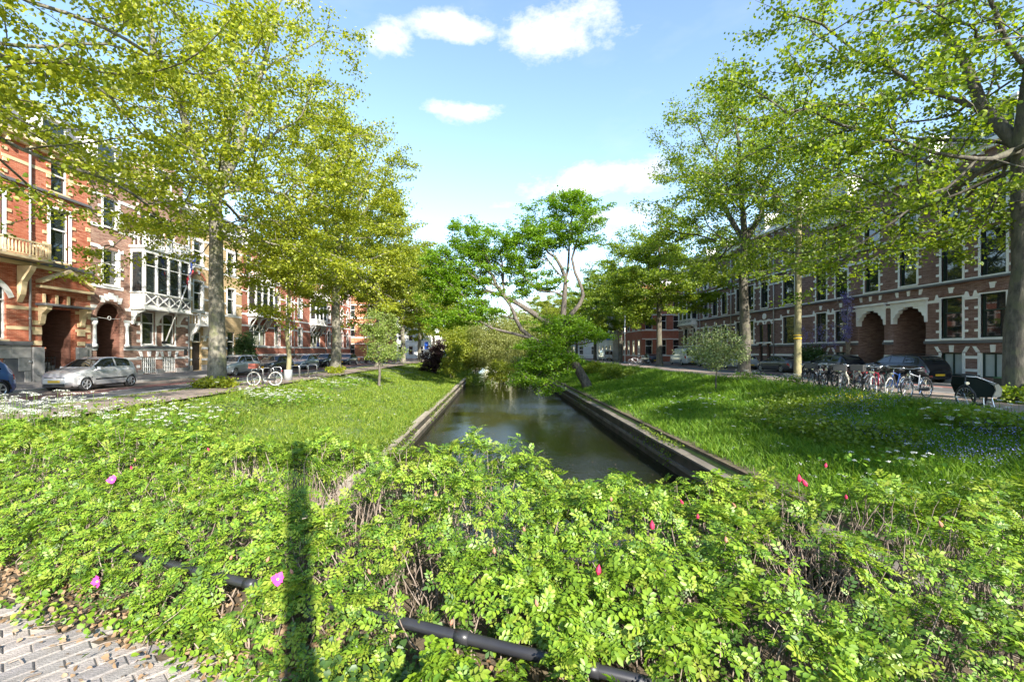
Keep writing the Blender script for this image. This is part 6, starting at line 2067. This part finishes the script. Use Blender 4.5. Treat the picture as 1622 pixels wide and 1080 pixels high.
def hedge():
    root = empty('rose_hedge', bp(-1, 2.4, DECK_Z)); tag(root, 'leafy rose hedge with pink blooms along the bridge edge', 'hedge')
    tv, tf = rose_leaf_template()
    # rosette positions
    n = 15000
    a = HR.uniform(-7.8, 4.4, n); b = HR.uniform(.75, 3.72, n)
    rb = rail_b(a)
    keep = (b > np.where(a > -.75, .8, rb - .26 + .25 * (vnoise(a, b, 2.5, 7) - .5)))
    gap = vnoise(a, b, 1.7, 4) * .65 + vnoise(a, b, 4.3, 5) * .35
    keep &= gap < .70
    keep &= ~((np.abs(b - rb + .035) < .085) & (HR.uniform(0, 1, n) < rail_gap(a)))
    a, b = a[keep], b[keep]
    X = a[:, None] * BU + b[:, None] * BN
    keep = (X[:, 1] > .7) & (np.abs(X[:, 0]) < 1.35 * X[:, 1] + .5)
    a, b, X = a[keep], b[keep], X[keep]
    H = hedge_height(a, b)
    dep = np.abs(HR.normal(0, .13, len(a))) * np.where(HR.uniform(0, 1, len(a)) < .25, 2.4, 1.0)
    z = DECK_Z + np.maximum(H * (1 - dep), .05)
    tips = np.column_stack([X, z])
    # outward direction at each tip from the height field
    e = .06
    ga = (hedge_height(a + e, b) - hedge_height(a - e, b)) / (2 * e); gb = (hedge_height(a, b + e) - hedge_height(a, b - e)) / (2 * e)
    N = np.column_stack([-(ga[:, None] * BU + gb[:, None] * BN) * .45, np.ones(len(a))]) + HR.normal(0, .28, (len(a), 3))
    N /= np.linalg.norm(N, axis=1)[:, None]
    # five to seven leaves radiate from each tip
    cnt = HR.integers(4, 8, len(tips)); src = np.repeat(np.arange(len(tips)), cnt)
    m = len(src)
    az = HR.uniform(0, 2 * math.pi, m); ref = np.cross(N[src], [.3, .8, .1]); ref /= np.linalg.norm(ref, axis=1)[:, None]; bi = np.cross(N[src], ref)
    out = ref * np.cos(az)[:, None] + bi * np.sin(az)[:, None]
    lift = HR.uniform(-.05, .85, m)[:, None]
    d = out + N[src] * lift; d /= np.linalg.norm(d, axis=1)[:, None]
    nr = N[src] * 1.0 - out * lift * .8 + HR.normal(0, .22, (m, 3)); nr -= d * (nr * d).sum(1)[:, None]; nr /= np.linalg.norm(nr, axis=1)[:, None]
    s = np.cross(d, nr)
    size = HR.uniform(.040, .092, m) * (.8 + .4 * vnoise(tips[src, 0], tips[src, 1], 2.5, 71))
    pos = tips[src] + HR.normal(0, .012, (m, 3))
    dark = (dep[src] > .2) | (HR.uniform(0, 1, m) < .16)  # deep leaves take the darker colour as painted shade, some others at random
    young = ~dark & (HR.uniform(0, 1, m) < .18 + .3 * (vnoise(tips[src, 0], tips[src, 1], 1.8, 72) > .6))
    # the 300 that show largest become leaves of their own
    dist = np.linalg.norm(pos - np.array([0, 0, CAM_H]), axis=1)
    u_ = pos[:, 0] / pos[:, 1] * 690 + 785; v_ = 556 - (pos[:, 2] - CAM_H) / pos[:, 1] * 690
    vis = (u_ > 10) & (u_ < 1610) & (v_ < 1070) & (v_ > 0) & (dep[src] < .12)
    score = np.where(vis, size / dist, 0)
    top300 = set(np.argsort(-score)[:300].tolist())
    single = np.zeros(m, bool); single[list(top300)] = True
    me = npmesh('leaf', tv, tf); me.materials.append(LEAF['rose'])
    inv = parent_inv(root)
    for i in np.where(single)[0]:
        o = bpy.data.objects.new('leaf', me); COL.objects.link(o); o.parent = root; o.matrix_parent_inverse = inv
        o.matrix_basis = Matrix(((s[i][0] * size[i], d[i][0] * size[i], nr[i][0] * size[i], pos[i][0]), (s[i][1] * size[i], d[i][1] * size[i], nr[i][1] * size[i], pos[i][1]),
                                 (s[i][2] * size[i], d[i][2] * size[i], nr[i][2] * size[i], pos[i][2]), (0, 0, 0, 1)))
    far_ = dist > 2.5
    ts = rose_leaf_simple()
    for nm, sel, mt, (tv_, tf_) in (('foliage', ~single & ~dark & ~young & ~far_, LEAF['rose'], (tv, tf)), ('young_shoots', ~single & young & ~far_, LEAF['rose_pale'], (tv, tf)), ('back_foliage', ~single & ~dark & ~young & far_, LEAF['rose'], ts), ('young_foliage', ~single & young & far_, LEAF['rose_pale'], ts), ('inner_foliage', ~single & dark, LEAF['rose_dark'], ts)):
        P, S_, D_, N_, Z_ = pos[sel], s[sel], d[sel], nr[sel], size[sel]
        V = P[:, None, :] + Z_[:, None, None] * (tv_[None, :, 0:1] * S_[:, None] + tv_[None, :, 1:2] * D_[:, None] + tv_[None, :, 2:3] * N_[:, None])
        F = tf_[None] + (np.arange(len(P)) * len(tv_))[:, None, None]
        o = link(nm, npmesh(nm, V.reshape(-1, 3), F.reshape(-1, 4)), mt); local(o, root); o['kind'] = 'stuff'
    # stems: curved canes from the soil to the tips, plus bare twigs in the gaps
    Vs = []; Fs = []; base = 0

    def cane(p0, p1, r0, r1, bend):
        nonlocal base
        k = 5
        t = np.linspace(0, 1, k)[:, None]
        q = p0 + (p1 - p0) * t + bend * np.sin(math.pi * t) + HR.normal(0, .010, (k, 3))
        r = r0 + (r1 - r0) * t
        ax = np.array([[1, 0, 0], [-.5, .87, 0], [-.5, -.87, 0]])
        Vs.append((q[:, None, :] + r[:, :, None] * ax[None]).reshape(-1, 3))
        ii = np.arange(k - 1)[:, None] * 3; jj = np.arange(3)[None]; j2 = (jj + 1) % 3
        Fs.append(np.stack([base + ii + jj, base + ii + j2, base + ii + 3 + j2, base + ii + 3 + jj], -1).reshape(-1, 4)); base += k * 3
    for i in HR.choice(len(tips), 2300, replace=len(tips) < 2300):
        p1 = tips[i]; p0 = np.array([p1[0] + HR.normal(0, .10), p1[1] + HR.normal(0, .10) + .03, max(DECK_Z - .02, p1[2] - HR.uniform(.25, .8))])
        cane(p0, p1, .006, .0025, np.append(HR.normal(0, .04, 2), 0))
    ga_ = HR.uniform(-7.5, 4.2, 9000); gb_ = HR.uniform(1.0, 3.6, 9000)
    gp = vnoise(ga_, gb_, 1.7, 4) * .65 + vnoise(ga_, gb_, 4.3, 5) * .35
    sel = np.where((gp > .68) & (gb_ > rail_b(ga_) + .1))[0][:1500]
    for i in sel:
        q = ga_[i] * BU + gb_[i] * BN; h = float(hedge_height(ga_[i], gb_[i]))
        p0 = np.array([q[0], q[1], DECK_Z + h * HR.uniform(.0, .45)]); dd = HR.normal(0, .13, 3); dd[2] = abs(HR.normal(.22, .12))
        p1 = p0 + dd; p1[2] = min(p1[2], DECK_Z + h * .98)
        cane(p0, p1, .0045, .0015, HR.normal(0, .02, 3))
    o = link('canes', npmesh('canes', np.concatenate(Vs), np.concatenate(Fs), True), MT['twig']); local(o, root); o['kind'] = 'stuff'

    def hit(x, y):
        t = .9
        while t < 7:
            p = px(x, y, t); aa, bb = p[:2] @ BU, p[:2] @ BN
            if bb > .7 and p[2] < DECK_Z + float(hedge_height(aa, bb)) + .015: return px(x, y, t - .03)
            t += .01
        return px(x, y, 3.3)
    # blooms and buds
    for (x, y, kind) in ((440, 917, 'big'), (948, 903, 'red'), (155, 920, 'big'), (178, 760, 'big'), (1105, 818, 'bud'), (1033, 832, 'red'), (1308, 737, 'red'), (1275, 765, 'red'), (1266, 758, 'red'),
                         (830, 838, 'old'), (968, 790, 'old'), (1080, 795, 'bud'), (214, 728, 'old'), (208, 741, 'bud'), (625, 868, 'old'), (783, 872, 'old'), (1012, 862, 'old'), (1163, 800, 'old'), (1405, 766, 'old'),
                         (1340, 787, 'bud'), (366, 883, 'old'), (424, 886, 'old'), (462, 905, 'old'), (330, 712, 'bud'), (690, 782, 'old'), (1150, 855, 'old'), (1490, 830, 'old'), (850, 955, 'old'), (715, 985, 'old'), (585, 905, 'old'), (1250, 905, 'old')):
        p = hit(x, y)
        f = MB(); ss = .026 if kind == 'big' else .017 if kind == 'red' else .011
        if kind == 'big':
            for k in range(7):
                t = 2 * PI * k / 7 + .3
                c, s_ = math.cos(t), math.sin(t); e_ = ss * (1 if k % 2 else .8)
                f.add([(0, 0, 0), (c * e_ - s_ * e_ * .6, -ss * .25, s_ * e_ + c * e_ * .6), (c * e_ * 1.5, -ss * .5, s_ * e_ * 1.5), (c * e_ + s_ * e_ * .6, -ss * .25, s_ * e_ - c * e_ * .6)], [(0, 1, 2, 3)])
        else:
            f.tube([(0, 0, -ss * 1.2), (0, 0, -ss * .4), (0, 0, ss * .5), (0, 0, ss * 1.7)], [ss * .3, ss * .8, ss * .7, ss * .08], 7)
        o = f.obj('flower' if kind != 'old' else 'bud', MT['petal_pink' if kind == 'big' else 'petal_red' if kind in ('red', 'bud') else 'bud'])
        o.location = tuple(p); o.rotation_euler = (random.uniform(-.5, .5) - .3, random.uniform(-.5, .5), random.uniform(-.6, .6)); local(o, root)
        if kind == 'big':
            c_ = MB().tube([(0, -ss * .05, 0), (0, -ss * .3, 0)], [ss * .3, ss * .2], 8).obj('stamens', MT['stamen'], o)
    return hit


hedge_hit = hedge()


def rail():
    A = np.append(RAIL_A, RAIL_Z); B = np.append(RAIL_B, RAIL_Z); d = (B - A) / np.linalg.norm(B - A)
    ctr = tuple((A + B) / 2 - np.array([0, 0, RAIL_Z - DECK_Z]))
    root = empty('knee_rail', ctr); tag(root, 'black pipe rail running through the rose hedge', 'railing')
    L = np.linalg.norm(B - A)
    local(MB().tube([tuple(A), tuple(A + d * L * .33), tuple(A + d * L * .66), tuple(B)], .026, 14).obj('pipe', MT['rail'], None, True), root)
    for s in (.35, 1.15, 2.0, 2.75, 3.35, 3.95, 4.5):
        p = A + d * s
        local(MB().tube([tuple(p - d * .035), tuple(p + d * .035)], .030, 14).obj('sleeve', MT['rail'], None, True), root)
    for s in (.6, 2.45, 4.2):
        p = A + d * s
        local(MB().tube([(p[0], p[1], DECK_Z - .1), (p[0], p[1], RAIL_Z - .02)], .024, 10).obj('post', MT['rail'], None, True), root)


rail()


def stuff_leaves(name, label, pos, size, leaf, kind='oval', nup=.8, spread=.7, droop=0.0, cat='plants'):
    V, F = scatter(np.asarray(pos), size, nup, spread, kind, HR, droop=droop)
    return tag(link(name, npmesh(name, V, F), leaf), label, cat, kind='stuff')


# dry leaves and weeds along the hedge foot
n = 3800
a = HR.uniform(-4.4, 2.2, n); b = rail_b(a) + HR.normal(-.16, .2, n); q = a[:, None] * BU + b[:, None] * BN
stuff_leaves('leaf_litter', 'dry brown leaf litter under the hedge edge', np.column_stack([q, DECK_Z + HR.uniform(.0, .03, n)]), .03, LEAF['litter'], nup=1.2, cat='leaf litter')
n = 500
a = HR.uniform(-1.35, -.55, n); b = rail_b(a) + HR.uniform(-.5, -.05, n); q = a[:, None] * BU + b[:, None] * BN
stuff_leaves('ivy', 'dark ivy leaves creeping at the hedge foot in the shadow', np.column_stack([q, DECK_Z + HR.uniform(.02, .16, n)]), .042, LEAF['ivy'], cat='ivy')
n = 420
a = HR.uniform(-3.6, -1.2, n); k = vnoise(a, a * 0, 2.2, 9); b = rail_b(a) - .30 + HR.normal(0, .07, n) - .12 * k; q = a[:, None] * BU + b[:, None] * BN
stuff_leaves('bindweed', 'bright heart-shaped weeds at the pavement edge', np.column_stack([q, DECK_Z + HR.uniform(.01, .08, n)]), .036, LEAF['rose'], cat='weeds')
tw = MB()
for i in range(22):
    aa = HR.uniform(-3.2, -.6); bb = float(rail_b(aa)) - HR.uniform(.25, .8); p = aa * BU + bb * BN; t = HR.uniform(0, 6.28); L = HR.uniform(.06, .2)
    tw.tube([(p[0], p[1], DECK_Z + .01), (p[0] + math.cos(t) * L * .5, p[1] + math.sin(t) * L * .5, DECK_Z + .022), (p[0] + math.cos(t + .3) * L, p[1] + math.sin(t + .3) * L, DECK_Z + .01)], .0035, 4)
tag(tw.obj('fallen_twigs', MT['twig']), 'small fallen twigs scattered on the brick pavement', 'twigs', kind='stuff')


# ------------------------------------------------------------------ grass on the banks
def blades(xs, ys, h, w, lean, leaf, name, label, zoff=0.0):
    n = len(xs); z = ground_z(xs, ys) + zoff
    az = HR.uniform(0, 2 * math.pi, n); wd = np.column_stack([np.cos(az), np.sin(az), np.zeros(n)])
    ln = HR.normal(0, lean, (n, 2)); hh = h * HR.uniform(.55, 1.25, n); ww = w * HR.uniform(.7, 1.3, n)
    base = np.column_stack([xs, ys, z - .02]); mid = base + np.column_stack([ln * hh[:, None] * .35, hh * .55]); tip = base + np.column_stack([ln * hh[:, None] * 1.1, hh * .95])
    o = wd * ww[:, None] * .5
    V = np.stack([base - o, base + o, mid - o * .8, mid + o * .8, tip - o * .12, tip + o * .12], 1).reshape(-1, 3)
    F = (np.array([[0, 1, 3, 2], [2, 3, 5, 4]])[None] + (np.arange(n) * 6)[:, None, None]).reshape(-1, 4)
    return tag(link(name, npmesh(name, V, F), leaf), label, 'grass', kind='stuff')


def spread_y(n, y0, y1, p=1.0):
    """more samples near the viewer"""
    u = HR.uniform(0, 1, n)
    return y0 * (y1 / y0) ** u if p == 1 else y0 + (y1 - y0) * u ** p


n = 95000
y = spread_y(n, 5.5, 75); x = HR.uniform(6.75, 13.95, n)
patch = .6 + .9 * vnoise(x, y, .45, 22) * (.6 + .8 * vnoise(x, y, 1.9, 23))
blades(x, y, (.17 + .13 * np.minimum(1, (x - 6.5) / 3)) * patch, .010 + .0011 * y, .42, LEAF['grass'], 'bank_grass_right', 'long green grass on the right canal bank')
n = 85000
y = spread_y(n, 5.5, 75); x = HR.uniform(-12.3, -3.93, n)
k = vnoise(x, y, .8, 31) + .3 * (x > -9) > .34
x, y = x[k], y[k]
blades(x, y, .11 + .17 * vnoise(x, y, .5, 33) * vnoise(x, y, 1.7, 34) + .07 * (x > -5), .010 + .0010 * y, .55, LEAF['grass_dry'], 'bank_grass_left', 'sunlit rough grass on the left canal bank')
n = 9000
y = spread_y(n, 9, 60); x = np.where(HR.uniform(0, 1, n) < .5, HR.normal(-14.85, .2, n), HR.normal(14.0, .16, n))
blades(x, y, .07, .014 + .0008 * y, .6, LEAF['grass_dry'], 'verge_grass', 'thin grass tufts along the path edges', .03)

# broad-leaved wild plants, left bank top and right near bank
n = 15000
y = spread_y(n, 6, 32); x = HR.uniform(-12.2, -5.5, n); k = vnoise(x, y, .55, 41) > .52; x, y = x[k], y[k]
stuff_leaves('wild_plants', 'low leafy wild plants on the left bank top', np.column_stack([x, y, ground_z(x, y) + HR.uniform(.03, .3, len(x)) * (vnoise(x, y, .6, 42) + .3)]), .085, LEAF['grass_dry'], nup=1.0)
n = 24000
y = spread_y(n, 7.5, 19); x = HR.uniform(9.3, 13.5, n); k = vnoise(x, y, .6, 51) + .25 * (x > 12) > .5; x, y = x[k], y[k]
hgt = HR.uniform(.05, .45, len(x)) * (.5 + vnoise(x, y, .8, 52)) * np.where(x > 12.6, .55, 1)
stuff_leaves('wild_plants', 'tall leafy wild plants on the near right bank', np.column_stack([x, y, ground_z(x, y) + hgt]), .095, LEAF['shade'], nup=.7)
n = 5200
y = spread_y(n, 9, 18); x = HR.uniform(10.2, 13.2, n); k = vnoise(x, y, .7, 61) > .5; x, y = x[k], y[k]
stuff_leaves('blue_flowers', 'pale blue wild flowers among the near right bank plants', np.column_stack([x, y, ground_z(x, y) + HR.uniform(.25, .5, len(x))]), .028, LEAF['blue_flower'], kind='d', cat='flowers')
n = 160
x = HR.normal(12.7, .4, n); y = HR.normal(15.4, .6, n)
stuff_leaves('yellow_flowers', 'yellow wild flowers beside the bicycles on the right bank', np.column_stack([x, y, ground_z(x, y) + HR.uniform(.3, .5, n)]), .05, LEAF['yellow_flower'], kind='d', cat='flowers')


def umbels(c, spread, n, h, rng, size=.055, per=34):
    """flat white flower heads on stems; returns flower and stem geometry"""
    pos = []; st = MB()
    for _ in range(n):
        x, y = c[0] + rng.normal(0, spread), c[1] + rng.normal(0, spread); hh = h * rng.uniform(.65, 1.12); z = float(ground_z(x, y))
        st.tube([(x + rng.normal(0, .03), y, z - .03), (x, y, z + hh)], .005, 3, False)
        r = size * rng.uniform(.7, 1.4)
        for _k in range(per):
            t = rng.uniform(0, 6.28); q = r * math.sqrt(rng.uniform())
            pos.append((x + q * math.cos(t), y + q * math.sin(t), z + hh + rng.normal(0, .006) - .2 * q))
    return np.array(pos), st


def parsley(label, x, y, n, spread, h, seed, size=.06, leafn=260):
    rng = np.random.default_rng(seed); z = float(ground_z(x, y))
    root = empty('cow_parsley', (x, y, z)); tag(root, label, 'wild flower', 'clumps of cow parsley')
    pos, st = umbels((x, y), spread, n, h, rng, size)
    V, F = scatter(pos, .034, 1.5, .4, 'd', rng)
    local(link('umbels', npmesh('umbels', V, F), LEAF['white_flower']), root)['kind'] = 'stuff'
    local(st.obj('stems', LEAF['shade']), root)['kind'] = 'stuff'
    p = np.column_stack([rng.normal(x, spread * 1.1, leafn), rng.normal(y, spread * 1.1, leafn), z + rng.uniform(.05, h * .75, leafn)])
    V, F = scatter(p, .10, .8, .7, 'oval', rng)
    local(link('leaves', npmesh('leaves', V, F), LEAF['grass']), root)['kind'] = 'stuff'


parsley('large clump of white cow parsley at the left picture edge', -10.75, 9.9, 110, .6, 1.0, 201, .09)
parsley('white cow parsley just right of the big left-edge clump', -9.6, 11.0, 34, .5, .95, 202, .07)
parsley('white flowered clump beside the hedge top, left of centre', -9.0, 12.4, 60, .6, .85, 203, .055, 500)
parsley('bright white clump in front of the whitewall bicycle', -9.7, 18.6, 85, .62, .62, 204, .06)
parsley('white clump right of the bright one on the left bank', -9.0, 20.6, 26, .7, .5, 205)
parsley('white flowers at the path edge below the steel hoops', -10.2, 26.4, 40, .7, .45, 206, .07)
parsley('white flowers left of the young bank tree', -9.9, 30.5, 24, .6, .45, 207, .07)
parsley('white cow parsley at the foot of the slender banded trunk', 15.4, 22.6, 34, .4, .55, 208, .065)
parsley('white cow parsley beside the tall dark trunk', 15.6, 27.0, 26, .5, .55, 209, .065)
parsley('pale cow parsley on the near right bank by the picture edge', 12.6, 11.2, 34, .6, .6, 210, .05)
parsley('sparse white flowers low on the near right bank', 9.3, 10.2, 14, .5, .5, 211, .045)
parsley('white flowers on the right bank below the bicycles', 10.4, 15.0, 26, .8, .45, 212, .05)
parsley('white flowers on the right bank near the young tree', 9.9, 21.0, 26, .9, .4, 213, .06)
rng = np.random.default_rng(300); P_ = []
for _ in range(420):
    s_ = rng.uniform() < .6
    yy = float(5.5 * (60 / 5.5) ** rng.uniform()) if s_ else float(8 * (45 / 8) ** rng.uniform()); xx = rng.uniform(7.3, 14.5) if s_ else rng.uniform(-11.5, -5)
    zz = float(ground_z(xx, yy)) + rng.uniform(.16, .36) * (1 if s_ else .6)
    for _k in range(10): P_.append((xx + rng.normal(0, .05), yy + rng.normal(0, .05), zz + rng.normal(0, .012)))
V, F = scatter(np.array(P_), .03, 1.5, .4, 'd', rng)
tag(link('white_wildflowers', npmesh('white_wildflowers', V, F), LEAF['white_flower']), 'small white wild flowers scattered over both grass banks', 'flowers', kind='stuff')

# weeds and ivy hanging over the quay edges
n = 9000
y = spread_y(n, 9, 60); side = HR.uniform(0, 1, n) < .6; k = vnoise(y, side * 3.0, .55, 81) > .56; y, side = y[k], side[k]
t = np.abs(HR.normal(0, .35, len(y)))
x = np.where(side, -4.0 + .36 * np.minimum(t * 2, 1), 6.55 - .46 * np.minimum(t * 2, 1)) + HR.normal(0, .04, len(y))
z = -1.5 - np.maximum(t - .25, 0) * 1.1 + HR.normal(0, .05, len(y))
stuff_leaves('edge_weeds', 'green weeds trailing over both canal wall edges', np.column_stack([x, y, z]), .075, LEAF['shade'], nup=.5, droop=.8, cat='weeds')
n = 420
y = spread_y(n, 8, 55); x = HR.uniform(-3.6, 6.0, n)
stuff_leaves('floating_leaves', 'scattered petals and leaves floating on the canal water', np.column_stack([x, y, np.full(n, -2.392)]), .05, LEAF['litter'], kind='d', nup=6, spread=.05, cat='floating leaves')
